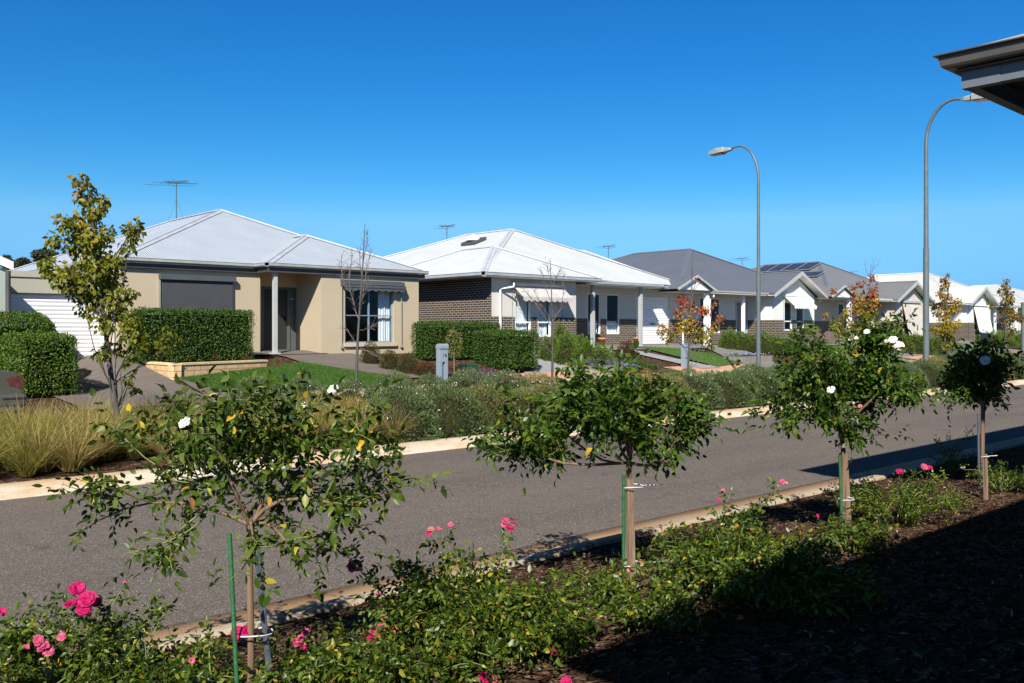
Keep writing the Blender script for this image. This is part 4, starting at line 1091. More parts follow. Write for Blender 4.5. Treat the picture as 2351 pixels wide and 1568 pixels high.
def standard_rose(label, base, graft_px, targets, ncane, leaf, ll, lmat, blooms=(), rad=.7, seed=1, stem_r=.02, sub=3, dens=1.0, lean=0):
    rng = np.random.default_rng(seed)
    bu, bv = base; bz = T(bu, bv); d0 = float(np.dot((bu, bv), FWD))
    root = empty('rose_tree', (bu, bv, bz), label, 'rose', 'standard roses in the near bed')
    g = np.array(AT(*graft_px, d0))
    tr = MB(); tr.tube(curve_pts((bu, bv, bz - .05), g, 7, wob=.012, rng=rng), [stem_r * k for k in (1.15, 1.0, .97, .95, 1.0, .97, 1.0, 1.25)], 9); tr.build('trunk', M['cane_bark'], root)
    nodes, dirs = [], []; br = MB(); tips = []
    T3 = [np.array(AT(x, y, d0 + np.clip(rng.normal() * .5, -1, 1) * rad)) for (x, y) in targets]
    # a few stout main canes; every other cane forks from the nearest of them
    order, mains, bm = [int(np.argmax([np.linalg.norm(t - g) for t in T3]))], [], MB()
    while len(order) < min(8, len(T3)): order.append(int(np.argmax([min(np.linalg.norm(unit((t - g)[None])[0] - unit((T3[k] - g)[None])[0]) for k in order) for t in T3])))
    for k in order: mains.append(curve_pts(g, T3[k], 7, sag=rng.uniform(-.02, .1), wob=.08, rng=rng))
    for c in mains: bm.tube(c[:6], np.linspace(.012, .006, 6), 6)
    bm.build('main_canes', M['cane_bark'], root)
    for q, t in enumerate(T3):
        if q in order: c = mains[order.index(q)]; br.tube(c[4:], np.linspace(.0062, .003, 4), 5)
        else:
            cand = [c_[i] for c_ in mains for i in (2, 3, 4, 5)]; s0 = min(cand, key=lambda p_: np.linalg.norm(p_ - t) + .35 * np.linalg.norm(p_ - g))
            c = curve_pts(s0, t, 7, sag=rng.uniform(-.04, .12), wob=.08, rng=rng); br.tube(c, np.linspace(.0065, .0025, 8), 5)
        s = np.linspace(.30, 1.0, int(ncane * dens)); k = s * 7
        for kk in k:
            i = min(6, int(kk)); p = c[i] + (c[i+1] - c[i]) * (kk - i); dv = unit((c[i+1] - c[i])[None])[0]
            nodes.append(p); dirs.append(dv * .5 + unit(rng.normal(size=(1, 3)))[0] * .9)
        for _ in range(sub):
            i = int(rng.integers(3, 7)); e = c[i] + unit((t - g)[None])[0] * .1 + rng.normal(size=3) * np.array([.11, .11, .09]); cc = curve_pts(c[i], e, 3, wob=.08, rng=rng)
            br.tube(cc, np.linspace(.004, .002, 4), 4)
            for p in cc[1:]:
                for _k in range(max(1, int(2 * dens))): nodes.append(p); dirs.append(unit((e - c[i])[None])[0] * .5 + unit(rng.normal(size=(1, 3)))[0])
    br.build('branches', M['cane_green'], root)
    P, D = np.array(nodes), np.array(dirs)
    v, f = compound(P, D, rng, ll)
    npmesh('foliage', v - np.array(root.location), f, lmat, root)
    for (x, y, r, k, bud) in blooms:
        p = np.array(AT(x, y, d0 - .28)); flower(root, p, r, k, rng, face=(-.35 * RIGHT[0] - .7 * FWD[0], -.35 * RIGHT[1] - .7 * FWD[1], .75), bud=bud)
        st = MB(); j = int(np.argmin([np.linalg.norm(n_ - p) for n_ in nodes])); st.tube(curve_pts(nodes[j], p, 3, wob=.03, rng=rng), .003, 5); st.build('flower_stem', M['cane_green'], root)
    return root

def hips(root, tips, rng): pass

def stake(label, base, top, r, mt, shape='round', group='garden stakes'):
    o0 = (base[0], base[1], base[2]); mb = MB()
    a = (base[0], base[1], base[2] - .1)
    if shape == 'round': mb.tube([a, top], r, 10)
    elif shape == 'square': mb.bar(a, top, r * 2, r * 2, up=(.3, 1, 0))
    else:   # steel Y post
        d = (Vector(top) - Vector(a)).normalized(); x = Vector((1, .2, 0)); y = d.cross(x)
        for k in range(3):
            an = k * 2 * pi / 3 + .5; o = (x * cos(an) + y * sin(an)) * r; mb.bar(Vector(a) + o * .5, Vector(top) + o * .5, r if k else r * 1.0, .006, up=o.cross(d))
    o = mb.build('garden_stake', mt, None, origin=o0)
    return tag(o, label, 'stake', group)

def ground_rose(label, c, radius, height, n, seed, blooms=(), tall=(), ll=.026, canes=26, sq=1.0, dark=False):
    rng = np.random.default_rng(seed); root = empty('rose_bush', (c[0], c[1], T(c[0], c[1])), label, 'rose bush', 'ground cover roses in the near bed')
    b0 = np.array([c[0], c[1], T(c[0], c[1])]); br = MB(); nodes, dirs = [], []
    for k in range(canes):
        an = rng.uniform(0, 2*pi); rr = radius * sqrt_(rng.uniform(.08, 1)); hh = height * rng.uniform(.45, 1.05) * (1.15 - .55 * rr / radius)
        e = b0 + np.array([cos(an) * rr, sin(an) * rr * sq, hh]); s = b0 + np.array([cos(an), sin(an), 0]) * radius * .12
        cc = curve_pts(s, e, 7, sag=.18, wob=.06, rng=rng); br.tube(cc, np.linspace(.006, .002, 8), 5)
        for i in range(n):
            t = rng.uniform(.22, 1) * 7; i0 = min(6, int(t)); p = cc[i0] + (cc[i0+1] - cc[i0]) * (t - i0) + rng.normal(size=3) * .035
            nodes.append(p); dirs.append(unit(rng.normal(size=(1, 3)))[0] + np.array([cos(an), sin(an), .5]) * .4)
    for (px, py, dd) in tall:
        e = np.array(AT(px, py, float(np.dot((c[0], c[1]), FWD)) + dd)); cc = curve_pts(b0 + rng.normal(size=3) * np.array([.1, .1, 0]), e, 7, sag=.05, wob=.05, rng=rng); br.tube(cc, np.linspace(.006, .002, 8), 5)
        for i in range(int(n * .8)):
            t = rng.uniform(.4, .97) * 7; i0 = min(6, int(t)); p = cc[i0] + (cc[i0+1] - cc[i0]) * (t - i0) + rng.normal(size=3) * .012
            nodes.append(p); dirs.append(unit(rng.normal(size=(1, 3)))[0] + np.array([0, 0, .4]))
    br.build('branches', M['cane_green'], root)
    P, D = np.array(nodes), np.array(dirs)
    P[:, 2] = np.maximum(P[:, 2], np.array([T(a, b) for a, b in P[:, :2]]) + .015)
    v, f = compound(P, D, rng, ll, droop=.2)
    npmesh('foliage', v - np.array(root.location), f, LM['ground_rose'], root)
    d0 = float(np.dot((c[0], c[1]), FWD))
    for (x, y, r, k, bud, dd) in blooms:
        flower(root, AT(x, y, d0 + dd), r, k, rng, face=(-.3 * FWD[0] + rng.normal() * .3, -.7 * FWD[1] + rng.normal() * .3, .8), bud=bud)
    return root

def sqrt_(x): return math.sqrt(x)

# ------------------------------------------------------------------ hedges and mounds
def surf_box(n, sx, sy, sz, rr, rng):
    "points and outward normals on a box with rounded edges, bottom left open; centred on x,y, from z = 0"
    A = [sx * sz, sx * sz, sy * sz, sy * sz, sx * sy]; f = rng.choice(5, n, p=np.array(A) / sum(A)); a, b = rng.uniform(-.5, .5, n), rng.uniform(0, 1, n)
    P = np.zeros((n, 3))
    for k, (fx, fy, fz) in enumerate(((0, -1, 0), (0, 1, 0), (-1, 0, 0), (1, 0, 0), (0, 0, 1))):
        m = f == k
        if fy: P[m] = np.stack([a[m] * sx, np.full(m.sum(), fy * sy / 2), b[m] * sz], 1)
        elif fx: P[m] = np.stack([np.full(m.sum(), fx * sx / 2), a[m] * sy, b[m] * sz], 1)
        else: P[m] = np.stack([a[m] * sx, (b[m] - .5) * sy, np.full(m.sum(), sz)], 1)
    C = np.stack([np.clip(P[:, 0], -sx/2 + rr, sx/2 - rr), np.clip(P[:, 1], -sy/2 + rr, sy/2 - rr), np.clip(P[:, 2], 0, sz - rr)], 1)
    d = unit(P - C + 1e-6); return C + d * rr, d

def hedge(label, loc, size, lm, seed, rr=.14, leaf=.05, dens=1500, bulge=.03, name='hedge', cat='hedge', group=None, zlevel=None, tpl='small'):
    rng = np.random.default_rng(seed); sx, sy, sz = size; z = T(loc[0], loc[1]) if zlevel is None else zlevel
    root = empty(name, (loc[0], loc[1], z), label, cat, group)
    n = int(dens * (2 * sx * sz + 2 * sy * sz + sx * sy)); P, Nn = surf_box(n, sx, sy, sz, rr, rng)
    P = P + Nn * (noise3(P + seed, seed, 5) * bulge)[:, None] + Nn * rng.uniform(-.10, .025, (n, 1)) * (1 + .8 * (rng.uniform(size=(n, 1)) > .93))
    P = P + Nn * np.where(rng.uniform(size=(n, 1)) > .975, rng.uniform(.02, .09, (n, 1)), 0)
    D = unit(Nn * .55 + rdir(n, rng) * .8 + np.array([0, 0, .35])); NL = unit(Nn * .6 + rdir(n, rng) * .6 + np.array([0, 0, .62]))
    v, f = leaves(P, D, NL, leaf * rng.uniform(.7, 1.25, n), .62, tpl)
    npmesh('foliage', v, f, lm, root)
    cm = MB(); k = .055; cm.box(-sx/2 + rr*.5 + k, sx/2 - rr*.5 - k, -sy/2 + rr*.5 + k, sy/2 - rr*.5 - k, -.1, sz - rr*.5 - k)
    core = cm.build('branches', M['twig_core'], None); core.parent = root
    return root

def mound_mesh(seed, rx, ry, h, n, leaf, w, tpl, up=.5, lump=.12, spiky=.5):
    rng = np.random.default_rng(seed); d = rdir(n * 2, rng); d = d[d[:, 2] > -.15][:n]
    rad = 1 + lump * noise3(d, seed, 3.2) + lump * .6 * noise3(d, seed + 9, 8)
    P = d * rad[:, None] * np.array([rx, ry, h]); P[:, 2] = np.maximum(P[:, 2], .0)
    Nn = unit(d / np.array([rx, ry, h]))
    P = P - Nn * rng.uniform(0, .16, (len(P), 1)) * rng.uniform(0, 1, (len(P), 1))
    D = unit(Nn * (1 - spiky * .3) + rdir(len(P), rng) * .55 + np.array([0, 0, up])); NL = unit(rdir(len(P), rng) + Nn * .6)
    return leaves(P, D, NL, leaf * rng.uniform(.6, 1.3, len(P)), w, tpl)

def core_mesh(seed, rx, ry, h, k=.80, lump=.12):
    V, F = [], []; nu, nv = 18, 7
    for j in range(nv + 1):
        ph = -0.1 + (pi/2 + .1) * j / nv
        for i in range(nu):
            a = 2*pi*i/nu; V.append((cos(a)*cos(ph), sin(a)*cos(ph), sin(ph)))
    V = np.array(V); rad = 1 + lump * noise3(V, seed, 3.2) + lump * .6 * noise3(V, seed + 9, 8)
    for j in range(nv):
        for i in range(nu): F.append((j*nu+i, j*nu+(i+1) % nu, (j+1)*nu+(i+1) % nu, (j+1)*nu+i))
    return V * rad[:, None] * np.array([rx, ry, h]) * k, [np.array(F)]

PROTO = {}
def mound(kind, label, loc, scale, seed, cat, group=None, name='shrub', rot=0, lm=None, flowers=None):
    "kind: (seed, rx, ry, h, n, leaf, w, tpl, up, lump)"
    z = T(loc[0], loc[1]); root = empty(name, (loc[0], loc[1], z - .02), label, cat, group)
    key = (kind, lm.name)
    if key not in PROTO:
        sd, rx, ry, h, n, leaf, w, tpl, up, lump = kind
        v, f = mound_mesh(sd, rx, ry, h, n, leaf, w, tpl, up, lump); o = npmesh('foliage', v, f, lm, root)
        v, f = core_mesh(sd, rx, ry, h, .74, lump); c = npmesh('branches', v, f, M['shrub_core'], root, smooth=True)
        fl = None
        if flowers:
            rng = np.random.default_rng(sd + 5); nf = flowers; d = rdir(nf * 3, rng); d = d[d[:, 2] > .1][:nf]
            P = d * np.array([rx, ry, h]) * (1.03 + lump * noise3(d, sd, 3.2) + lump * .6 * noise3(d, sd + 9, 8))[:, None]
            parts = [leaves(P, unit(rdir(len(P), rng) * np.array([1, 1, .3])), unit(d + rdir(len(P), rng) * .3), .026, .8, 'small') for _ in range(2)]
            v, f = join(parts); fl = npmesh('blossom', v, f, LM['white'], root)
        PROTO[key] = (o.data, c.data, fl.data if fl else None)
    else:
        for nm, me in zip(('foliage', 'branches', 'blossom'), PROTO[key]):
            if me is None: continue
            o = bpy.data.objects.new(nm, me); link(o, root)
    root.rotation_euler = (0, 0, rot); root.scale = scale
    return root

def tussock_mesh(seed, n, h, spread, w, mt):
    rng = np.random.default_rng(seed); V = []; F = []
    an = rng.uniform(0, 2*pi, n); r0 = rng.uniform(0, .10, n); L = h * rng.uniform(.55, 1.2, n); lean = rng.uniform(.1, 1, n) ** .8 * spread
    wob = rng.normal(size=(n, 2)) * .13 + np.array([.05, -.02])
    seg = 5; t = np.linspace(0, 1, seg)
    out = r0[:, None] + L[:, None] * (lean[:, None] * (t ** 1.5)[None]); up = L[:, None] * (t[None] - .52 * lean[:, None] ** 1.3 * (t ** 2.2)[None])
    c, s = np.cos(an)[:, None], np.sin(an)[:, None]
    X = c * out + wob[:, :1] * t; Y = s * out + wob[:, 1:] * t
    ww = w * (1 - t ** 2 * .85)[None] * rng.uniform(.6, 1.3, (n, 1)); sa = rng.uniform(0, pi, n)[:, None]
    wx, wy = np.cos(sa) * ww, np.sin(sa) * ww
    P = np.stack([np.stack([X - wx, Y - wy, up], -1), np.stack([X + wx, Y + wy, up], -1)], 2)
    P[..., 2] = np.maximum(P[..., 2], .01)
    V = P.reshape(-1, 3); b = (np.arange(n) * seg * 2)[:, None] + (np.arange(seg - 1) * 2)[None]
    F = np.stack([b, b + 1, b + 3, b + 2], -1).reshape(-1, 4)
    return V, [F]

def small_tree(label, base, lean, height, trunk_r, clusters, lm, leaf, per, seed, d0=None, twigs=0, cat='tree', group='young street trees on the verge', spread_d=.25, bark='bark_grey', bare=None):
    """clusters: (x, y, r) pixels of leaf clumps round the crown; the clumps get their own depth about the trunk"""
    rng = np.random.default_rng(seed); bu, bv = base; bz = T(bu, bv); d0 = float(np.dot((bu, bv), FWD))
    root = empty('young_tree', (bu, bv, bz), label, cat, group)
    top = np.array(AT(*height, d0)); b0 = np.array([bu, bv, bz - .05])
    tc = curve_pts(b0, top, 12, wob=lean, rng=rng); tm = MB(); tm.tube(tc, np.linspace(trunk_r, .006, 13), 9); tm.build('trunk', M[bark], root)
    br = MB(); P, D, Nn, Ls = [], [], [], []
    for (x, y, r) in clusters:
        rm = r / FPX * d0; c = np.array(AT(x, y, d0 + rng.normal() * spread_d)); 
        zz = max(c[2] - .35 - abs(rng.normal()) * .3, bz + .5); f = (zz - b0[2]) / (top[2] - b0[2]); i = int(np.clip(f * 12, 2, 11)); a = tc[i]
        cc = curve_pts(a, c, 5, sag=.04, wob=.05, rng=rng); br.tube(cc, np.linspace(.013, .004, 6), 5)
        n = max(6, int(per * rm * rm)); q = rdir(n, rng) * (rng.uniform(0, 1, (n, 1)) ** .45) * rm
        pts = c + q * np.array([1, 1, 1.0]); P.append(pts)
        for _ in range(4):
            e = c + rdir(1, rng)[0] * rm * .9; br.tube(curve_pts(cc[-2], e, 2, wob=.06, rng=rng), [.005, .004, .002], 4)
        D.append(unit(unit(q) * .5 + rdir(n, rng) * .6 + np.array([0, 0, -.65]))); Nn.append(unit(unit(q) + rdir(n, rng) * .6)); Ls.append(leaf * rng.uniform(.65, 1.2, n))
    if bare:
        for (x0, y0, x1, y1, r) in bare:
            a, b = np.array(AT(x0, y0, d0)), np.array(AT(x1, y1, d0 + rng.normal() * .12)); cc = curve_pts(a, b, 7, wob=.04, sag=-.05, rng=rng); br.tube(cc, np.linspace(r, r * .35, 8), 6)
            for k in range(twigs):
                t = rng.uniform(.25, 1) * 7; i = min(6, int(t)); p = cc[i] + (cc[i+1] - cc[i]) * (t - i); dv = unit((cc[i+1] - cc[i])[None])[0]
                e = p + (unit((dv * .9 + rdir(1, rng)[0] * .8)[None])[0]) * rng.uniform(.06, .2); br.tube([p, (p + e) / 2 + rng.normal(size=3) * .008, e], [.0045, .0038, .0025], 4)
                br.tube([e, e + unit((e - p)[None])[0] * .022], [.007, .002], 4)
    if br.v: br.build('branches', M['bark_dark' if bare else bark], root)
    if P:
        v, f = leaves(np.concatenate(P), np.concatenate(D), np.concatenate(Nn), np.concatenate(Ls), .85, 'leaf')
        npmesh('crown', v - np.array(root.location), f, lm, root)
    return root
# ------------------------------------------------------------------ paving, lawns and beds opposite
g = lambda *xy: G(*xy)[:2]
patch('driveway', [(5.9, 19.42), (8.75, 19.42), (8.75, 26.75), (6.0, 26.75)], M['path_brown'], .012)
patch('lawn', [g(397, 866), g(515, 900), (12.5, 20.95), g(885, 884)], M['lawn'], .02, 4, 4) if False else None
patch('lawn', [(8.95, 21.95), (9.5, 20.05), (14.9, 20.05), (12.0, 23.05)], M['lawn'], .02)
patch('lawn', [(11.9, 22.9), (14.6, 20.06), (14.9, 20.9), (13.2, 23.6)], M['lawn'], .024)
patch('driveway', [(8.72, 19.42), (10.1, 19.42), (9.52, 20.1), (8.96, 21.95)], M['path_brown'], .013)
patch('garden_path', [(13.2, 25.3), (13.25, 23.7), (14.9, 20.9), (16.6, 20.9)], M['path_brown'], .014)
patch('garden_path', [(13.2, 25.28), (16.6, 20.92), (16.9, 20.92), (15.8, 25.28)], M['path_brown'], .010)
patch('porch_paving', [(12.4, 26.62), (12.4, 25.0), (15.0, 25.0), (15.0, 26.62)], M['path_brown'], .03)
# white roofed house: side path, driveway and lawn
patch('driveway', [(19.6, 20.85), (23.3, 20.85), (23.6, 24.4), (22.0, 24.4)], M['path_pale'], .012)
patch('driveway', [(22.8, 24.4), (36.5, 24.4), (36.5, 26.3), (25.9, 26.3)], M['path_grey'], .014)
patch('lawn', [g(1452, 797), g(1648, 843), g(1706, 834), g(1616, 806)], M['lawn2'], .03)
patch('driveway', [g(1600, 793), g(1800, 866), g(1905, 862), g(1690, 797)], M['path_grey'], .017)
patch('garden_path', [g(1456, 804), g(1655, 845), g(1612, 847), g(1460, 813)], M['path_pale'], .022)
patch('garden_path', [(34.4, 24.4), (50, 24.4), (50, 25.2), (34.4, 25.2)], M['path_grey'], .012)
patch('lawn', [(40, 21.0), (44, 21.0), (47, 24.2), (42.5, 24.2)], M['lawn2'], .018)
patch('driveway', [(46, 20.9), (49.5, 20.9), (51.5, 26), (48, 26)], M['path_grey'], .017)
patch('lawn', [(53, 21.0), (60, 21.0), (62, 24.2), (55, 24.2)], M['lawn2'], .018)
patch('driveway', [(60, 20.9), (64, 20.9), (65, 26), (61.5, 26)], M['path_grey'], .017)
patch('lawn', [(68, 21.0), (78, 21.0), (80, 24.6), (70, 24.6)], M['lawn2'], .018)
patch('garden_path', [(62, 24.5), (84, 24.5), (84, 25.3), (62, 25.3)], M['path_grey'], .012)
for (x, y, l) in ((9.15, 20.9, .3),):
    pass

# sandstone retaining wall with its raised bed
def retaining():
    h = empty('retaining_wall', (10, 22.5, 1.0), 'low sandstone block retaining wall round the raised hedge bed', 'retaining wall')
    pts = [(8.72, 26.1), (8.85, 22.0), (11.85, 23.0)]
    mb, cp = MB(), MB()
    for (a, b) in zip(pts, pts[1:]):
        d = Vector((b[0]-a[0], b[1]-a[1], 0)); Ln = d.length; d.normalize(); inn = Vector((-d.y, d.x, 0)) * .2
        if inn.dot(Vector((10.5, 24.5, 0)) - Vector((a[0], a[1], 0))) < 0: inn = -inn
        A, B = Vector((a[0], a[1], .5)), Vector((b[0], b[1], .5))
        P = [A, B, B + inn, A + inn]
        Z0, Z1 = .5, 1.235
        def q(p, z): return (p.x, p.y, z)
        for (p, r_) in ((P[0], P[1]), (P[2], P[3]), (P[1], P[2]), (P[3], P[0])):
            Lr = (r_ - p).length
            off = 0 if (p - P[0]).length < 1e-6 else .13
            mb.face([q(p, Z0), q(r_, Z0), q(r_, Z1), q(p, Z1)], [(off, Z0 - .935), (off + Lr, Z0 - .935), (off + Lr, Z1 - .935), (off, Z1 - .935)])
        o = -inn.normalized() * .025
        cp.prism([q(A + o - d * .02, 0), q(B + o + d * .02, 0), q(B + inn - o, 0), q(A + inn - o, 0)], (0, 0, 1.235), (0, 0, 1.285))
    mb.build('blockwork', M['sandstone'], h); cp.build('coping', M['sandstone_cap'], h)
retaining()
P = []
for i in range(9):
    for j in range(9):
        s, t = i / 8, j / 8
        a = np.array((8.98, 22.2)) * (1 - s) + np.array((11.9, 23.2)) * s; b = np.array((8.88, 26.1)) * (1 - s) + np.array((12.3, 26.1)) * s; p = a * (1 - t) + b * t
        P.append((p[0], p[1], 1.20 + .12 * t * s + .05 * t))
P = np.array(P); i, j = np.meshgrid(np.arange(8), np.arange(8), indexing='ij'); k = (i * 9 + j).ravel()
tag(npmesh('garden_bed', P, [np.stack([k, k + 9, k + 10, k + 1], 1)], M['mulch'], smooth=True), kind='structure')

# ------------------------------------------------------------------ hedges and garden shrubs
HG = 'clipped hedges in the front gardens'
hedge('clipped hedge block beside the driveway with the parked car in front', (5.85, 22.3), (1.15, 2.2, 1.26), LM['hedge2'], 11, rr=.2, leaf=.055, dens=1500, group=HG)
hedge('taller rounded hedge behind the driveway hedge block', (5.45, 23.75), (2.3, 1.3, 1.66), LM['hedge2'], 12, rr=.5, leaf=.055, dens=1500, group=HG)
hedge('dark clipped hedge on the sandstone raised bed', (10.2, 24.0), (3.15, .85, 1.36), LM['hedge'], 13, rr=.14, leaf=.05, dens=1700, zlevel=1.27, group=HG)
hedge('long clipped hedge before the charcoal brick side wall', (19.2, 23.75), (3.3, .85, 1.16), LM['hedge'], 14, rr=.16, leaf=.05, dens=1600, group=HG)
hedge('clipped hedge next to the pale driveway and orange footpath', (19.75, 21.95), (1.15, 2.1, 1.16), LM['hedge'], 15, rr=.2, leaf=.05, dens=1700, group=HG)
def ball(px, py, r, h, lm, label, seed, name='shrub'):
    p = G(px, py); mound((seed, r, r, h, 2600, .035, .6, 'small', .3, .05), label, p, (1, 1, 1), seed, 'shrub', 'clipped round shrubs by the cream house', lm=lm, name=name)
ball(851, 833, .33, .66, LM['ball'], 'round clipped shrub under the bay window', 21)
ball(895, 846, .33, .56, LM['ball'], 'round clipped shrub second from the bay window', 22)
ball(937, 855, .36, .58, LM['ball'], 'round clipped shrub third from the bay window', 23)
ball(978, 862, .38, .42, LM['rust'], 'low rusty brown shrub beside the first letterbox', 24)
def bush(u, v, r, h, lm, label, seed, group='loose green bushes along the driveways', n=5200, leaf=.055):
    mound((seed % 4 + 31, .6, .6, .85, n, leaf, .5, 'small', .55, .22), label, (u, v), (r / .6, r / .6, h / .85), seed, 'shrub', group, lm=lm, rot=seed)
LB = 'leafy green bush in the row beside the pale driveway of the brick house'
for i, (px, py, r, h) in enumerate(((1262, 826, .5, .9), (1300, 835, .5, .95), (1345, 845, .5, .9), (1385, 850, .48, .85), (1330, 820, .5, .9), (1285, 805, .5, .95))):
    p = G(px, py); bush(p[0], p[1], r, h, LM['bush'], LB, i, 'bushes beside the pale driveway')
p = G(1438, 826); bush(p[0], p[1], .42, .62, LM['redbush'], 'dark reddish bush at the end of the green bush row', 9)
LB = 'leafy green bush in the row below the slate roofed house'
for i, px in enumerate((1672, 1700, 1722, 1752, 1780, 1808, 1836)):
    p = G(px, 800 + i * 2.6); bush(p[0], p[1], .5 if i else .45, .86 - .02 * i, LM['bush'], LB, 10 + i, 'bushes below the slate roofed house')
LB = 'leafy green bush in the row below the beige drop awning'
for i, px in enumerate((2035, 2062, 2090, 2112, 2140, 2163)):
    p = G(px, 806 + i * 1.6); bush(p[0], p[1], .75, .95, LM['bush'], LB, 20 + i, 'bushes below the beige drop awning')
LB = 'leafy green bush in the row at the far end of the street'
for i, px in enumerate((2275, 2296, 2318, 2338, 2356)):
    p = G(px, 797); bush(p[0], p[1], .9, 1.0, LM['bush'], LB, 30 + i, 'bushes at the far end of the street')
for i, (px, py) in enumerate(((452, 823), (517, 822))):
    u = 10.35 + i * .95; mb = empty('shrub', (u, 22.95 + i * .2, 1.24), 'small dried orange tuft in front of the raised bed hedge', 'shrub', 'dried tufts on the raised bed')
    v, f = mound_mesh(60 + i, .12, .10, .2, 260, .035, .4, 'small', .6, .3); npmesh('foliage', v, f, LM['autumn'] if False else LM['rust'], mb)
# topiary standard behind the letterbox
def topiary():
    p = G(1043, 858); h = empty('small_tree', p, 'little dry tipped standard shrub behind the first letterbox', 'small tree')
    mb = MB(); mb.tube([(p[0], p[1], p[2] - .05), (p[0] - .01, p[1], p[2] + .3), (p[0] - .02, p[1], p[2] + .65)], .02, 7); mb.build('trunk', M['timber'], h)
    rng = np.random.default_rng(5); d = rdir(1100, rng); P = d * rng.uniform(.3, 1, (1100, 1)) ** .4 * np.array([.27, .27, .46]) * (1 + .2 * noise3(d, 4, 4))[:, None] + np.array([-.02, 0, .92])
    v, f = leaves(P, unit(d + rdir(1100, rng)), rdir(1100, rng) + d, .05 * rng.uniform(.6, 1.2, 1100), .5, 'small'); npmesh('crown', v, f, LM['topiary'], h)
topiary()

# ------------------------------------------------------------------ verge planting
TUS = {}
def tussock(u, v, k, kind, sc, rot, label, group):
    root = empty('grass_tussock', (u, v, T(u, v) - .02), label, 'ornamental grass', group)
    key = (k, kind)
    if key not in TUS:
        v_, f = tussock_mesh(70 + k, 430, .74, 1.0, .0036, None); TUS[key] = npmesh('blades', v_, f, LM[kind], root).data
    else:
        link(bpy.data.objects.new('blades', TUS[key]), root)
    root.scale = (sc, sc, sc); root.rotation_euler = (0, 0, rot)
rg = np.random.default_rng(41)
TL = 'straw and green grass tussock on the verge below the pear tree'
for v in np.arange(13.4, 16.5, .46):
    for u in np.arange(.9, 9.3 if v < 14.5 else (8.4 if v < 15.2 else 7.3), .46):
        if v < 13.5 and 4.3 < u < 5.4: continue
        uu_, vv_ = u + rg.normal() * .1, v + rg.normal() * .09
        near = v < 14
        tussock(uu_, vv_, int(rg.integers(3)), 'lush' if (rg.uniform() < .42 or u < 3.4) else 'straw', rg.uniform(.8, 1.15) * (1.0 if v < 15.6 else .8), rg.uniform(0, 6.28), TL, 'grass tussocks on the verge')
for i, px in enumerate((2275, 2290, 2302, 2330)):
    p = G(px, 858); tussock(float(ATV(px, 830, 15.4)[0]), 15.4, i % 3, 'dark_grass' if i in (1, 3) else 'straw', 1.15, i, 'grass tussock by the last street tree', 'far grass tussocks')
VK = {'grey': (81, .80, .70, .70, 11000, .05, .26, 'small', .2, .08), 'olive': (82, .80, .72, .68, 11000, .048, .28, 'small', .2, .11), 'gold': (83, .78, .70, .66, 8000, .05, .27, 'small', .25, .11), 'green': (84, .82, .72, .76, 11000, .055, .24, 'small', .3, .10)}
VL = {'grey': 'grey green coastal shrub with tiny white flowers on the verge', 'olive': 'olive and rust tinged low shrub on the verge', 'gold': 'golden tipped low shrub on the verge', 'green': 'fresh green low shrub with white flecks on the verge'}
rows = [(13.85, 9.75, .0), (14.65, 8.9, .3), (15.5, 7.6, .15)]
kinds = ['grey', 'olive', 'grey', 'olive', 'olive', 'gold', 'grey', 'olive', 'green', 'green', 'grey', 'olive', 'green', 'olive', 'green', 'grey']
for ri, (v, u0, off) in enumerate(rows):
    u = u0 + off; n = 0
    while u < 66:
        k = kinds[(n + ri * 5) % 16]
        if ri == 0 and u < 14.5: k = ('grey', 'green', 'olive', 'olive', 'olive')[min(4, int((u - u0) / 1.0))]
        if ri == 0 and 14.5 <= u < 18: k = ('olive', 'gold', 'gold', 'olive')[int((u - 14.5) / .9)]
        if ri == 0 and 18 <= u < 22: k = ('grey', 'green', 'grey', 'grey')[int((u - 18) / 1.01)]
        if ri == 0 and 22 <= u < 33: k = 'green' if n % 3 else 'grey'
        if ri == 2 and u < 14: k = 'grey'
        s = rg.uniform(.88, 1.12); hs = s * rg.uniform(.94, 1.1) * (1.12 if ri == 0 else .98)
        if ri > 0 and 25 < u < 26.6: hs *= .8
        if ri == 1: hs *= .85
        if u < 15.5: hs *= (1.16 if ri == 2 else .93)
        if 15.2 < u < 17.2 and ri == 2: hs *= .72
        if 20.5 < u < 22.4 and ri == 2: hs *= .7
        if 22.4 < u < 25.5 and ri == 2: hs *= .85
        mound(VK[k], VL[k], (u, v + rg.normal() * .06), (s, s, hs), 0, 'shrub', 'low shrubs on the verge', name='shrub', rot=rg.uniform(0, 6.28), lm=LM[k], flowers=45 if k in ('grey', 'green') else None)
        u += (1.02 if u < 30 else 1.25) * rg.uniform(.9, 1.1); n += 1
def lavender(px, py, label, n, h, r, fl='violet', z=None, seed=1):
    p = G(px, py) if z is None else z
    root = empty('lavender', p, label, 'lavender', 'lavender clumps')
    rng = np.random.default_rng(seed); b = rng.normal(size=(n, 3)) * np.array([r * .5, r * .35, 0]); D = unit(np.array([0, 0, 1.0]) + np.stack([b[:, 0] * .5, b[:, 1] * .5, np.zeros(n)], 1) + rng.normal(size=(n, 3)) * .13); L = h * rng.uniform(.55, 1.1, n)
    v, f = leaves(b, D, rdir(n, rng), L, .022, 'small'); npmesh('foliage', v, f, LM['lavender'], root)
    m = int(n * .3); parts = []
    for k in range(6): parts.append(leaves(b[:m] + D[:m] * (L[:m] * 1.05)[:, None] * (1 + .035 * k), unit(D[:m] + rdir(m, rng) * .8), rdir(m, rng), .026, .6, 'small'))
    v, f = join(parts); npmesh('blossom', v, f, LM[fl], root)
lavender(1045, 893, 'silvery lavender clump in front of the first letterbox', 420, .58, .62, seed=2, z=(14.1, 17.0 - .5, .42))
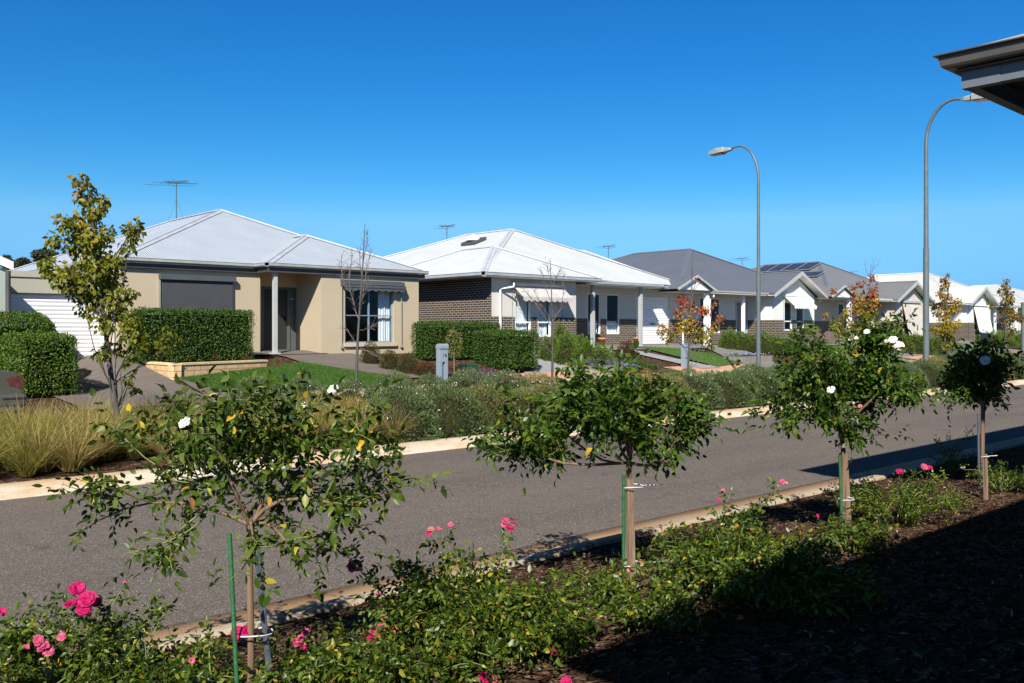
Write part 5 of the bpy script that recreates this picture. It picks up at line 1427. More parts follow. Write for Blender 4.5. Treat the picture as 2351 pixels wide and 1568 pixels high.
lavender(1345, 868, 'lavender clump between the verge and the pale driveway', 300, .5, .6, seed=3)
lavender(1400, 862, 'lavender clump near the low blue flowers', 260, .45, .6, seed=4)
lavender(2205, 826, 'lavender clump beside the golden tree', 200, .55, .7, seed=5)
lavender(2075, 838, 'lavender clump beyond the tall lamp', 160, .5, .7, seed=6)
# low garden flowers
def low_plant(px, py, rx, ry, h, n, lm, label, fl=None, nf=0, seed=1):
    p = G(px, py); root = empty('flower_bed_plant', p, label, 'plant', 'low plants in the front gardens')
    v, f = mound_mesh(seed, rx, ry, h, n, .07, .5, 'small', .4, .25); npmesh('foliage', v, f, lm, root)
    if fl:
        rng = np.random.default_rng(seed); d = rdir(nf, rng); d[:, 2] = abs(d[:, 2]) + .2; P = unit(d) * np.array([rx, ry, h]) * 1.1
        parts = [leaves(P, unit(rdir(nf, rng) * np.array([1, 1, .25])), np.array([0, -.4, 1.0]) + rdir(nf, rng) * .3, .05, .8, 'small') for _ in range(3)]
        v, f = join(parts); npmesh('blossom', v, f, LM[fl], root)
low_plant(1400, 842, .42, .3, .22, 500, LM['ground_green'], 'low blue flowering plant near the reddish bush', 'blue', 60, 3)
low_plant(1440, 848, .5, .35, .18, 500, LM['ground_green'], 'low blue flowering plant nearer the verge', 'blue', 90, 4)
low_plant(1455, 838, .6, .35, .2, 700, LM['ground_green'], 'low leafy green plant beside the narrow garden path', None, 0, 5)
low_plant(1490, 845, .35, .3, .14, 300, LM['ground_green'], 'small green plant at the edge of the narrow path', None, 0, 6)

# ------------------------------------------------------------------ young trees
Z1 = lambda *t: [(z * .3523, 368.4 + y * .3523, r * .3523) for z, y, r in t]
PEAR = Z1((520,130,70),(560,230,100),(620,300,100),(690,260,50),(560,420,130),(430,400,80),(500,520,140),(350,520,70),(600,520,110),(690,470,80),(860,470,90),(880,430,60),(830,560,60),(620,600,120),(700,690,110),(330,700,90),(300,660,60),(420,770,100),(520,830,110),(480,740,90),(620,780,120),(720,800,110),(640,900,110),(760,900,100),(560,960,70),(840,870,60),(760,980,80),(680,1060,80),(850,1050,90),(860,1140,100),(660,1260,60),(700,1220,50),(900,1200,70),(1090,1160,90),(1030,1220,60),(780,1220,60),(830,1300,50),(640,690,90),(580,650,80),(740,640,60),(850,1420,45),(880,1500,40))
PEAR = [(x * 1.0 + (0), y, r * .82) for x, y, r in PEAR]
small_tree('tall pear tree with yellow green and bronze leaves above the grass tussocks', (5.05, 14.5), .012, (196, 402), .055, PEAR, LM['pear'], .10, 3000, 91, spread_d=.22, bark='bark_grey')
small_tree('leafless young tree in front of the bay window', (9.95, 15.5), .008, (838, 514), .04, [], LM['pear'], .08, 0, 92, twigs=16,
    bare=[(825,735,804,670,.016),(804,670,784,583,.012),(805,668,808,566,.010),(828,722,838,650,.013),(838,650,855,574,.010),(831,640,829,560,.009),(834,600,842,530,.007),(822,790,790,752,.008),(826,757,858,747,.007),(823,798,876,822,.007),(828,700,848,640,.008)])
small_tree('leafless young tree in front of the beige awning', (15.95, 16.0), .008, (1263, 597), .038, [], LM['pear'], .08, 0, 93, twigs=16,
    bare=[(1266,750,1232,700,.014),(1232,700,1197,656,.010),(1267,748,1290,690,.013),(1290,690,1295,630,.010),(1264,690,1241,612,.010),(1268,812,1243,764,.009),(1262,736,1226,664,.010),(1265,660,1285,620,.008),(1264,640,1252,600,.006),(1270,770,1275,700,.008)])
small_tree('young tree with red upper leaves and yellow lower leaves by the second letterbox', (21.5, 16.0), .008, (1590, 576), .04,
    [(1566,688,14),(1581,700,15),(1559,715,14),(1603,710,14),(1622,712,13),(1523,756,15),(1533,773,15),(1562,752,16),(1581,759,16),(1598,773,16),(1622,773,16),(1639,752,14),(1652,730,13),(1627,793,14),(1579,735,15),(1610,757,16),(1545,765,14),(1590,740,14),(1597,640,5),(1640,700,8)], LM['autumn'], .10, 1840, 94, spread_d=.25, twigs=9,
    bare=[(1585,720,1590,640,.012),(1586,690,1562,620,.008),(1588,670,1612,628,.008),(1584,740,1640,690,.010),(1588,650,1597,600,.006),(1586,760,1530,758,.008)])
small_tree('young tree with scarlet crown over yellow leaves behind the third rose tree', (32.4, 16.0), .008, (2000, 606), .05,
    [(2004,638,9),(1975,653,10),(1958,660,8),(2004,663,12),(1965,681,14),(1981,689,15),(2003,689,16),(2008,704,13),(1988,707,17),(1965,699,15),(1978,722,17),(1947,715,13),(1991,727,16),(1938,733,14),(1915,746,13),(1927,758,15),(1947,757,15),(1965,750,17),(1978,763,17),(1994,746,15),(1914,667,7),(1897,723,7),(2000,720,12),(2003,676,12),(1990,770,15)], LM['ember'], .115, 1600, 95, spread_d=.35, twigs=5,
    bare=[(1999,640,1984,600,.009),(2000,634,2005,588,.008),(2001,632,2019,594,.008),(2000,640,1990,622,.006)])
small_tree('narrow golden leaved young tree beside the tall street lamp', (38.2, 15.5), .008, (2180, 624), .045,
    [(2178,630,5),(2168,643,9),(2170,656,11),(2162,672,12),(2175,681,12),(2166,699,14),(2145,702,9),(2196,694,11),(2153,713,13),(2180,707,14),(2170,723,14),(2193,713,10),(2166,743,15),(2186,745,14),(2201,741,9),(2157,758,13),(2176,755,15),(2142,758,8),(2180,782,14),(2170,792,10),(2172,770,13)], LM['gold_leaf'], .12, 1680, 96, spread_d=.3)
small_tree('slender olive gold young tree at the far end of the verge', (45.0, 15.5), .008, (2312, 640), .045,
    [(2310,644,6),(2308,657,9),(2318,672,11),(2300,671,9),(2310,689,13),(2321,690,10),(2306,707,14),(2316,723,13),(2328,727,10),(2344,730,10),(2293,733,8),(2310,738,13),(2321,755,10),(2316,766,8),(2334,717,8),(2270,694,7),(2276,706,5)], LM['olive_leaf'], .12, 1600, 97, spread_d=.3)
def gum(px, py, rpx, d, label, seed):
    rng = np.random.default_rng(seed); r = ray(px) * d; z0 = 1.5; h = empty('gum_tree', (r[0], r[1], z0), label, 'tree', 'gum trees beyond the houses')
    top = EYE - (py - HYP) / FPX * d - z0; R = rpx / FPX * d; mb = MB(); P = []
    mb.tube(curve_pts((0, 0, 0), (0, 0, top * .8), 5, wob=.03, rng=rng), [.3, .27, .24, .2, .15, .1], 8)
    for k in range(13):
        c = np.array([rng.normal() * R * .55, rng.normal() * R * .5, top * rng.uniform(.72, 1.0)]); mb.tube(curve_pts((0, 0, top * .5), c, 4, wob=.06, rng=rng), [.12, .09, .07, .05, .03], 6)
        q = rdir(420, rng) * np.array([R * .36, R * .36, R * .2]); P.append(c + q)
    mb.v = [(a + r[0], b + r[1], c_ + z0) for a, b, c_ in mb.v]; mb.build('trunk', M['bark_dark'], h); P = np.concatenate(P); n = len(P)
    v, f = leaves(P, rdir(n, rng), rdir(n, rng), .3 * rng.uniform(.6, 1.2, n), .5, 'small'); npmesh('crown', v, f, LM['gum'], h)
gum(46, 584, 26, 75, 'dark gum tree just past the sage gable', 1)
gum(108, 580, 30, 80, 'dark gum tree showing above the garage', 2)
gum(20, 588, 14, 90, 'small distant gum tree half hidden by the sage gable', 3)

# ------------------------------------------------------------------ street lamps
def lamp(label, u, v, top_z, arm, r0, hl, seed=0):
    z = T(u, v); h = empty('street_lamp', (u, v, z), label, 'street lamp', 'street lamps')
    zt = top_z; s = 1 if arm > 0 else -1; A = abs(arm); k = A / 1.7
    mb = MB(); bz = zt - 1.15 * k; zj = z + (bz - z) * .56
    mb.tube([(u, v, z - .1), (u, v, zj)], [r0, r0 * .86], 12); mb.tube([(u, v, zj), (u, v, bz)], [r0 * .74, r0 * .58], 12)
    pts = []
    for i in range(13):
        a = i / 12 * (pi / 2 + .0); pts.append((u, v + s * (.78 * k) * (1 - cos(a)), bz + 1.15 * k * sin(a)))
    pts.append((u, v + s * A * .60, zt - .04 * k)); mb.tube(pts, [r0 * .58 - r0 * .16 * i / 13 for i in range(14)], 10)
    mb.build('pole', M['galv'], h)
    hd = MB(); y0 = v + s * A * .58; y1 = y0 + s * hl; W = hl * .22; zt2 = zt - .06 * k
    prof_ = [(0, .35, .045, -.03), (.1, .55, .075, -.05), (.3, .62, .10, -.07), (.36, 1.0, .13, -.085), (.7, 1.0, .125, -.11), (1.0, .85, .02, -.11)]
    V = []; F = []
    for (t, w, up, dn) in prof_:
        y = y0 + s * hl * t; ww = W * w; tl = .0
        V += [(u - ww, y, zt2 + dn * hl), (u + ww, y, zt2 + dn * hl), (u + ww, y, zt2 + up * hl * .45), (u + ww * .6, y, zt2 + up * hl), (u - ww * .6, y, zt2 + up * hl), (u - ww, y, zt2 + up * hl * .45)]
    n = len(prof_)
    for i in range(n - 1):
        for j in range(6): F.append((i*6+j, i*6+(j+1) % 6, (i+1)*6+(j+1) % 6, (i+1)*6+j))
    F += [tuple(range(6))[::-1], tuple(range((n-1)*6, n*6))]
    hd.raw(V, F); ho = hd.build('lamp_head', M['lamp_head'], h)
    g_ = MB(); ya, yb = sorted((y0 + s * hl * .42, y0 + s * hl * .97)); g_.box(u - W * .8, u + W * .8, ya, yb, zt2 - .135 * hl, zt2 - .1105 * hl); g_.build('lens', M['lamp_glass'], ho)
    return h
lamp('shorter curved street lamp standing between two young trees', 25.7, 16.3, 8.18, 1.75, .075, .82)
lamp('tall curved street lamp rising beside the golden tree', 34.1, 14.5, 10.5, -2.2, .118, 1.15)
p = MB(); px_ = ATV(2349, 700, 15.0); uu0 = px_[0]
p.tube([(uu0, 15.0, .2), (uu0, 15.0, EYE + (758 - 694) / FPX * 15.0 / ray(2349)[1])], .09, 10)
o = p.build('post', M['galv'], None, origin=(uu0, 15.0, .25)); tag(o, 'plain grey steel post at the far end of the verge', 'post')

# ------------------------------------------------------------------ letterboxes, sign, pots and other small things
def letterbox(px, v, ztop, num, label):
    u = float(ATV(px, 800, v)[0]); z = T(u, v); h = empty('letterbox', (u, v, z), label, 'letterbox', 'letterboxes')
    w, d = .30, .17; zb = ztop - .62; mb = MB(); mb.box(u - w/2, u + w/2, v - d/2, v + d/2, zb + .10, ztop - .10); mb.build('body', M['mailbox'], h, bevel=.006)
    mb = MB(); poly = [(0, v - d/2 - .02, ztop - .14), (0, v - d/2 - .02, ztop - .06)] + [(0, v - d/2 - .02 + (d + .03) * (.5 - .5 * cos(a)), ztop - .06 + .06 * sin(a)) for a in np.linspace(.3, pi, 8)] + [(0, v + d/2 + .01, ztop - .14)]
    mb.prism(poly, (u - w/2 - .008, 0, 0), (u + w/2 + .008, 0, 0)); mb.build('lid', M['mailbox'], h)
    mb = MB(); mb.box(u - w/2 + .05, u + w/2 - .03, v - d/2 - .003, v - d/2 + .01, ztop - .165, ztop - .145); mb.build('slot', M['car_trim'], h)
    for x0, x1 in ((u - w/2, u - w/2 + .10), (u + w/2 - .10, u + w/2)):
        mb = MB(); mb.box(x0, x1, v - d/2 + .004, v + d/2 - .004, z - .1, zb + .10); mb.build('leg', M['mailbox'], h)
    cu = bpy.data.curves.new('number', 'FONT'); cu.body = num; cu.size = .16; cu.extrude = .002; cu.align_x = 'CENTER'
    t = bpy.data.objects.new('number', cu); COL.objects.link(t); dg = bpy.context.evaluated_depsgraph_get(); me = bpy.data.meshes.new_from_object(t.evaluated_get(dg)); bpy.data.objects.remove(t)
    me.materials.clear(); me.materials.append(M['digit']); o = bpy.data.objects.new('number', me); o.rotation_euler = (pi/2, 0, 0); o.location = (.03, -d/2 - .005, zb + .24 - z); link(o, h)
letterbox(1015, 20.4, float(ATV(1015, 789, 20.4)[2]), '16', 'blue grey letterbox numbered 16 behind the lavender')
letterbox(1573, 20.6, float(ATV(1573, 788, 20.6)[2]), '17', 'blue grey letterbox numbered 17 beside the small lawn')

def sign():
    u, v = float(ATV(1967, 800, 21.5)[0]), 21.5; z = T(u, v); h = empty('sign', (u, v, z), 'builder sign with white, black and orange panels behind the rose tree', 'sign')
    zz = lambda y: float(ATV(1967, y, v)[2]); w = .42
    mb = MB(); mb.box(u - w, u + w, v, v + .02, zz(833), zz(795)); mb.build('orange_panel', plain('sign_orange', (.8, .32, .03), .5), h)
    mb = MB(); mb.box(u - w, u + w, v, v + .02, zz(795) + .001, zz(788)); mb.build('black_panel', M['digit'], h)
    mb = MB(); mb.box(u - w, u + w, v, v + .02, zz(788) + .001, zz(768)); mb.build('white_panel', M['white_paint'], h)
    cu = bpy.data.curves.new('lettering', 'FONT'); cu.body = 'The Builder'; cu.size = .15; cu.extrude = .002; cu.align_x = 'CENTER'
    t = bpy.data.objects.new('lettering', cu); COL.objects.link(t); dg = bpy.context.evaluated_depsgraph_get(); me = bpy.data.meshes.new_from_object(t.evaluated_get(dg)); bpy.data.objects.remove(t)
    me.materials.clear(); me.materials.append(M['white_paint']); o = bpy.data.objects.new('lettering', me); o.rotation_euler = (pi/2, 0, 0); o.location = (0, -.004, zz(795) + .04 - z); link(o, h)
    for x in (-w + .03, w - .03):
        mb = MB(); mb.bar((u + x, v + .045, z - .1), (u + x, v + .045, zz(770)), .05, .05); mb.build('leg', M['timber'], h)
sign()
def pot(px, v, zb, r, label):
    u = float(ATV(px, 780, v)[0]); h = empty('plant_pot', (u, v, zb), label, 'plant pot', 'terracotta pots on the porch')
    mb = MB(); mb.lathe((u, v, zb), [(.001, 0), (r * .68, 0), (r * .92, r * 1.55), (r * 1.08, r * 1.56), (r * 1.1, r * 2.0), (r * .95, r * 2.02), (r * .9, r * 1.7), (.001, r * 1.7)], 20); mb.build('pot', M['terracotta'], h)
    rng = np.random.default_rng(int(px)); n = 60; P = rdir(n, rng) * np.array([r, r, r]) * .8 + np.array([0, 0, r * 2.4]); v_, f = leaves(P, rdir(n, rng) + np.array([0, 0, .7]), rdir(n, rng), .09, .3, 'small'); npmesh('plant', v_, f, LM['rust'], h)
pot(1382, 25.7, 1.44, .17, 'terracotta pot between the two narrow porch windows')
pot(1463, 25.9, 1.46, .16, 'terracotta pot next to the roller door')
def planter():
    p0, p1 = G(1672, 833), G(1772, 830); c = ((p0[0] + p1[0]) / 2 + .3, (p0[1] + p1[1]) / 2 + .3); z = T(*c); h = empty('planter_box', (c[0], c[1], z), 'grey sleeper planter box with small blue flowers behind the shorter lamp', 'planter')
    L_, W_ = 2.3, .8; mb = MB()
    for y in (-W_/2, W_/2): mb.box(c[0] - L_/2, c[0] + L_/2, c[1] + y - .04, c[1] + y + .04, z - .1, z + .20)
    for x in (-L_/2, L_/2): mb.box(c[0] + x - .04, c[0] + x + .04, c[1] - W_/2 + .042, c[1] + W_/2 - .042, z - .1, z + .195)
    mb.build('box', M['sleeper'], h)
    mb = MB(); mb.box(c[0] - L_/2 + .04, c[0] + L_/2 - .04, c[1] - W_/2 + .04, c[1] + W_/2 - .04, z + .1, z + .165); mb.build('soil', M['mulch'], h)
    rng = np.random.default_rng(8); n = 900; P = np.stack([rng.uniform(-L_/2, L_/2, n), rng.uniform(-W_/2, W_/2, n), rng.uniform(.14, .28, n)], 1); v, f = leaves(P, rdir(n, rng), rdir(n, rng) + np.array([0, 0, .6]), .07, .5, 'small'); npmesh('plants', v, f, LM['ground_green'], h)['kind'] = 'stuff'
    n = 60; P = np.stack([rng.uniform(-L_/2, L_/2, n), rng.uniform(-W_/2, W_/2, n), rng.uniform(.26, .31, n)], 1); parts = [leaves(P, rdir(n, rng), rdir(n, rng), .06, .8, 'small') for _ in range(3)]; v, f = join(parts); npmesh('blossom', v, f, LM['blue'], h)
planter()
p = G(1075, 846); mb = MB(); mb.box(p[0] - .28, p[0] + .28, p[1] - .15, p[1] + .15, p[2] - .05, p[2] + .10); mb.prism([(p[0] - .3, p[1] - .17, p[2] + .103), (p[0] + .3, p[1] - .17, p[2] + .103), (p[0] + .25, p[1] - .12, p[2] + .15), (p[0] - .25, p[1] - .12, p[2] + .15)], (0, 0, 0), (0, .3, 0))
o = mb.build('meter_box', M['green_lid'], None, origin=p, bevel=.01); tag(o, 'low green plastic service box beside the clipped hedge', 'service box')
# two white hoops by the white house
u_, v_ = float(ATV(2260, 790, 24.4)[0]), 24.4

def antenna(px, ybase, ytop, d, label, span, scale=1.0, yaw=0, long_el=True):
    zb = EYE + (HYP - ybase) / FPX * d; zt = EYE + (HYP - ytop) / FPX * d; r = ray(px) * d; h = empty('tv_antenna', (r[0], r[1], zb), label, 'antenna', 'roof antennas')
    c = Vector((r[0], r[1], zt)); mb = MB(); mb.tube([(r[0], r[1], zb - .35), tuple(c)], .018, 6)
    for s in (-1, 1): mb.tube([tuple(c - Vector((0, 0, (zt - zb) * .45))), (r[0] + s * .35, r[1], zb - .2)], .005, 4)
    mb.build('mast', M['antenna'], h)
    R_ = Vector((RIGHT[0], RIGHT[1], 0)); F_ = Vector((FWD[0], FWD[1], 0)); ex = R_ * cos(yaw) + F_ * sin(yaw); ey = F_ * cos(yaw) - R_ * sin(yaw)
    b = MB(); bl = .75 * scale; b.bar(tuple(c - ex * bl * .45 - Vector((0, 0, .05))), tuple(c + ex * bl * .55 + Vector((0, 0, .12)) * scale), .035, .03); b.build('boom', M['antenna'], h)
    e = MB()
    for k in range(9):
        t = -.4 + k * .115; ln = (.34 - .02 * k) * scale; p_ = c + ex * bl * t + Vector((0, 0, .02 + .1 * max(0, t) * scale)); e.tube([tuple(p_ - ey * ln - ex * ln * .4), tuple(p_ + ey * ln + ex * ln * .4)], .008, 4)
    if long_el:
        for k, (t, ln, dz) in enumerate(((-.38, span, -.1), (-.1, span * .95, 0), (.12, span * .8, -.02))):
            p_ = c + ex * bl * t + Vector((0, 0, dz)); w = (ex * .80 - ey * .6) * ln; e.tube([tuple(p_ - w + Vector((0, 0, .1 * ln))), tuple(p_ + w - Vector((0, 0, .1 * ln)))], .007, 4)
    for z_ in (-.12, .12): e.tube([tuple(c - ex * .1 * scale + Vector((0, 0, z_ * scale)) - ey * .25 * scale), tuple(c - ex * .1 * scale + Vector((0, 0, z_ * scale)) + ey * .25 * scale)], .007, 4)
    e.build('elements', M['antenna'], h)
antenna(405, 500, 420, 36, 'wide television antenna on the cream house roof', 1.35, 1.0, .15)
antenna(1026, 547, 520, 44, 'small television antenna behind the white roof', .5, .9, .1)
antenna(1397, 588, 566, 55, 'television antenna between the white and slate grey roofs', .55, 1.0, .1)
antenna(1704, 608, 594, 66, 'distant television antenna behind the slate grey roof ridge', .7, 1.1, .1)
antenna(1958, 636, 625, 78, 'tiny television antenna above the mid grey roof', .5, 1.1, .1, False)
antenna(2333, 694, 682, 95, 'tiny television antenna on the farthest white roof', .7, 1.2, .1)

# ------------------------------------------------------------------ parked car (only its tail shows)
def car():
    x1, yc = 4.30, 18.1; z = .45; h = empty('parked_car', (x1 - 2.3, yc, z), 'dark grey sedan parked behind the grass with its tail showing', 'car')
    # side outline (distance forward from the tail, height)
    body = [(0, .32), (-.03, .55), (.02, .74), (.06, .90), (.12, .935), (.72, .98), (1.02, 1.02), (1.55, 1.36), (2.0, 1.44), (2.7, 1.42), (3.35, 1.02), (4.3, .88), (4.52, .70), (4.55, .36), (4.4, .28), (.15, .26)]
    W = .86; mb = MB(); V = []; F = []; n = len(body)
    layers = ((-1.0, .0, .72), (-.985, .02, .9), (-.93, .0, 1.0), (.93, .0, 1.0), (.985, .02, .9), (1.0, .0, .72))
    for (k, e, sc) in layers:
        for (a, b) in body:
            tumble = 1 - .16 * max(0, (b - .95)) / .5
            cx = 2.2; aa = cx + (a - cx) * (1 - (1 - sc) * .06); bb = b if abs(k) < .95 else b - (.02 if b > .8 else 0)
            V.append((x1 - aa, yc + k * W * tumble, z + bb))
    L_ = len(layers)
    for i in range(L_ - 1):
        for j in range(n): F.append((i*n+j, i*n+(j+1) % n, (i+1)*n+(j+1) % n, (i+1)*n+j))
    F += [tuple(range(n)), tuple(range((L_-1)*n, L_*n))[::-1]]
    mb.raw(V, F); bo = mb.build('body', M['car_paint'], h, bevel=.02)
    for s in (-1, 1):
        t = MB(); y = yc + s * (W + .003)
        t.prism([(x1 - .035, y, z + .66), (x1 - .20, y, z + .70), (x1 - .25, y, z + .82), (x1 - .14, y, z + .86), (x1 - .05, y, z + .83)], (0, -s * .03, 0), (0, s * .004, 0)); t.box(x1 - .06, x1 + .018, yc + s * .5, yc + s * (W + .002), z + .64, z + .86); t.build('taillight', M['taillight'], h)
        g_ = MB(); g_.prism([(x1 - 1.25, y - s*.08, z + 1.05), (x1 - 3.1, y - s*.08, z + 1.05), (x1 - 2.6, y - s*.13, z + 1.36), (x1 - 1.75, y - s*.13, z + 1.36)], (0, -.01, 0), (0, .012, 0)); g_.build('side_window', M['car_trim'], h)
        for a in (.95, 3.6):
            w = MB(); w.tube([(x1 - a, yc + s * (W - .2), z + .31), (x1 - a, yc + s * (W + .012), z + .31)], .31, 20); wo = w.build('wheel', M['rubber'], h)
            w = MB(); w.tube([(x1 - a, yc + s * (W - .0), z + .31), (x1 - a, yc + s * (W + .02), z + .31)], .2, 16); w.build('rim', M['alu'], wo)
    b = MB(); b.box(x1 - .42, x1 + .075, yc - W - .02, yc + W + .02, z + .33, z + .56); b.build('bumper', M['car_trim'] if False else M['car_paint'], h, bevel=.05)
    b = MB(); b.box(x1 - .30, x1 + .078, yc - W - .024, yc + W + .024, z + .46, z + .49); b.build('bumper_strip', M['car_trim'], h)
    g_ = MB(); g_.prism([(x1 - 1.03, yc - .62, z + 1.05), (x1 - 1.03, yc + .62, z + 1.05), (x1 - 1.52, yc + .55, z + 1.37), (x1 - 1.52, yc - .55, z + 1.37)], (.02, 0, 0), (.03, 0, .01)); g_.build('rear_window', M['car_trim'], h)
car()

# ------------------------------------------------------------------ standard roses
R1 = [(160,1238),(215,1110),(270,985),(330,1000),(400,930),(470,922),(570,912),(640,892),(690,927),(840,960),(900,1010),(880,1060),(875,1112),(850,1140),(800,1178),(760,1130),(770,1218),(680,1280),(600,1240),(365,1300),(290,1270),(230,1145),(420,1010),(500,960),(560,940),(620,960),(700,960),(760,1000),(540,1010),(480,1060),(640,1030),(700,1080),(420,1100),(350,1085),(760,922),(600,1000),(520,1080),(660,1140),(450,960),(590,930),(650,942),(720,1010),(390,1050)]
standard_rose('wide open standard rose with yellowing leaves and dark steel stake', (2.07, 4.2), (575, 1205), R1, 11, .05, .053, LM['rose_leaf_open'], blooms=[(766, 896, .028, 'ivory', False), (425, 972, .030, 'ivory', False), (700, 934, .02, 'ivory', True)], rad=.55, seed=101, stem_r=.017, sub=3, dens=.9)
R2 = [(1122,986),(1180,1014),(1200,982),(1230,942),(1290,896),(1330,876),(1300,912),(1380,886),(1420,876),(1450,924),(1500,896),(1540,924),(1560,932),(1640,948),(1620,972),(1560,982),(1520,1004),(1480,1034),(1470,982),(1400,942),(1350,982),(1390,1014),(1280,1004),(1430,912),(1360,902),(1500,932),(1440,994),(1310,962),(1420,962),(1340,942),(1460,942),(1400,924),(1340,924),(1370,962),(1480,902),(1260,982),(1140,1040),(1270,1045)]
standard_rose('dense dark green standard rose tied to a thick timber stake', (5.04, 4.26), (1445, 1062), R2, 12, .05, .064, LM['rose_leaf'], rad=.6, seed=102, stem_r=.02, sub=3, dens=1.15)
R3 = [(1768,918),(1790,950),(1820,960),(1830,894),(1810,854),(1830,794),(1860,784),(1880,844),(1900,894),(1930,824),(1960,794),(1990,774),(2010,756),(2055,742),(2040,804),(2020,854),(2050,894),(2020,910),(2060,930),(2128,910),(2100,900),(1980,950),(1950,910),(1900,930),(1860,930),(1870,890),(1960,874),(2000,894),(1920,960),(1960,990),(1900,844),(1980,834),(1850,854),(1940,894),(1990,910),(1880,960),(2010,814),(1920,874),(1960,834),(1870,874)]
standard_rose('full standard rose with one pale pink bloom near its top', (7.4, 3.87), (1930, 985), R3, 12, .05, .056, LM['rose_leaf'], blooms=[(2062, 795, .05, 'blush', False), (2050, 780, .036, 'ivory', False), (1908, 895, .036, 'ivory', False), (1990, 762, .026, 'ivory', False), (2036, 786, .022, 'blush', True), (1966, 778, .02, 'blush', True), (1975, 935, .02, 'faded', True)], rad=.5, seed=103, stem_r=.02, sub=4, dens=1.25)
R4 = [(2170,852),(2182,882),(2195,912),(2210,832),(2242,834),(2258,806),(2270,826),(2290,862),(2305,832),(2300,902),(2280,882),(2240,862),(2230,902),(2220,872),(2260,832),(2250,892),(2300,862),(2235,840),(2275,832),(2265,862),(2210,892)]
standard_rose('shaded standard rose with a bluish white bloom in the shadow', (11.15, 4.09), (2257, 920), R4, 11, .05, .064, LM['rose_leaf'], blooms=[(2262, 828, .06, 'ivory', False), (2261, 771, .035, 'ivory', False)], rad=.33, seed=104, stem_r=.024, sub=4, dens=1.2)

def at_ground(u, v): return (u, v, T(u, v))
d = lambda u, v: float(np.dot((u, v), FWD))
stake('green plastic stake leaning beside the wide open rose', at_ground(1.98, 4.13), AT(527, 1225, 4.40), .011, M['stake_green'])
stake('dark steel stake beside the wide open rose', at_ground(2.18, 4.16), AT(589, 1240, 4.46), .017, M['stake_steel'], 'post')
stake('green plastic stake beside the thick timber stake', at_ground(4.95, 4.24), AT(1432, 1090, 6.42), .0125, M['stake_green'])
stake('thick split timber stake at the dense rose', at_ground(*AT(1449, 1300, 6.42)[:2]), AT(1443, 1100, 6.46), .026, M['timber'], 'square')
stake('green plastic stake at the full rose with pink bloom', at_ground(7.25, 3.78), AT(1928, 1045, 7.68), .013, M['stake_green'])
stake('timber stake at the full rose with pink bloom', at_ground(7.50, 3.86), AT(1936, 1040, 7.88), .026, M['timber'], 'square')
stake('timber stake lit below the shaded rose', at_ground(*AT(2264, 1100, 9.7)[:2]), AT(2261, 1042, 9.72), .017, M['timber'], 'square')
stake('thin dark stake beside the shaded rose', at_ground(*AT(2248, 1100, 10.45)[:2]), AT(2246, 950, 10.45), .014, M['stake_steel'])
def tie(label, c, r, tail):
    mb = MB(); pts = [(c[0] + cos(a) * r * 1.5, c[1] + sin(a) * r, c[2] + .006 * sin(a * 2)) for a in np.linspace(0, 2*pi, 15)]; mb.tube(pts, .0042, 5)
    if tail: mb.tube([(c[0] + r * 1.4, c[1] - r * .3, c[2]), (c[0] + r * 1.4 + tail * RIGHT[0], c[1] - r * .3 + tail * RIGHT[1], c[2] + .006)], .004, 5)
    o = mb.build('cable_tie', M['tie'], None, origin=c); tag(o, label, 'cable tie', 'white plastic ties on the rose stakes')
tie('white plastic tie high on the thick timber stake with loose tail', (5.0, 4.19, float(AT(1442, 1115, 6.5)[2])), .06, .14)
tie('white plastic tie low on the thick timber stake with loose tail', (5.0, 4.19, float(AT(1442, 1293, 6.5)[2])), .06, .12)
tie('white plastic tie round the full rose stakes', (7.38, 3.82, float(AT(1930, 1146, 7.8)[2])), .06, 0)
tie('white plastic tie low on the steel stake of the wide open rose', (2.09, 4.16, float(AT(560, 1457, 4.46)[2])), .055, 0)
tie('white plastic tie on the timber stake below the shaded rose', (*AT(2262, 1045, 9.72)[:2], float(AT(2262, 1047, 9.75)[2])), .035, .1)

# ------------------------------------------------------------------ ground cover roses
ground_rose('ground rose with a big magenta cluster at the corner of the bed', G(130, 1585), .62, .40, 20, 201, ll=.041, canes=34,
    tall=[(188,1400,-.1),(120,1372,0),(285,1345,.1),(232,1420,0),(60,1400,0),(30,1460,-.1),(390,1385,.05)],
    blooms=[(178,1352,.042,'magenta',False,-.12),(166,1388,.045,'magenta',False,-.16),(200,1376,.044,'magenta',False,-.18),(192,1398,.040,'magenta',False,-.2),(218,1382,.034,'magenta',False,-.1),(100,1485,.034,'pink',False,-.25),(88,1470,.028,'pink',False,-.25),(112,1496,.028,'pink',False,-.25),(142,1462,.024,'pink',False,-.2),(58,1490,.02,'pink',True,-.2),(285,1340,.014,'pink',True,.1),(5,1408,.025,'magenta',True,-.1)])
ground_rose('low ground rose with yellow leaves round the wide open rose', G(380, 1595), .50, .18, 15, 202, ll=.041, canes=30, tall=[(395,1395,.2),(330,1450,0),(480,1440,.1)],
    blooms=[(545,1452,.034,'magenta',False,-.1),(566,1449,.032,'magenta',False,-.12),(540,1468,.026,'magenta',False,-.1),(577,1465,.018,'magenta',True,-.1),(440,1518,.018,'pink',True,-.1)])
ground_rose('sparse ground rose with a pink spray on bare mulch', G(660, 1560), .30, .18, 12, 203, ll=.040, canes=14, tall=[(690,1470,0)],
    blooms=[(690,1462,.030,'pink',False,-.05),(680,1476,.026,'pink',False,-.06),(703,1450,.022,'pink',False,-.05),(696,1490,.022,'magenta',True,-.05),(705,1480,.018,'faded',True,-.05)])
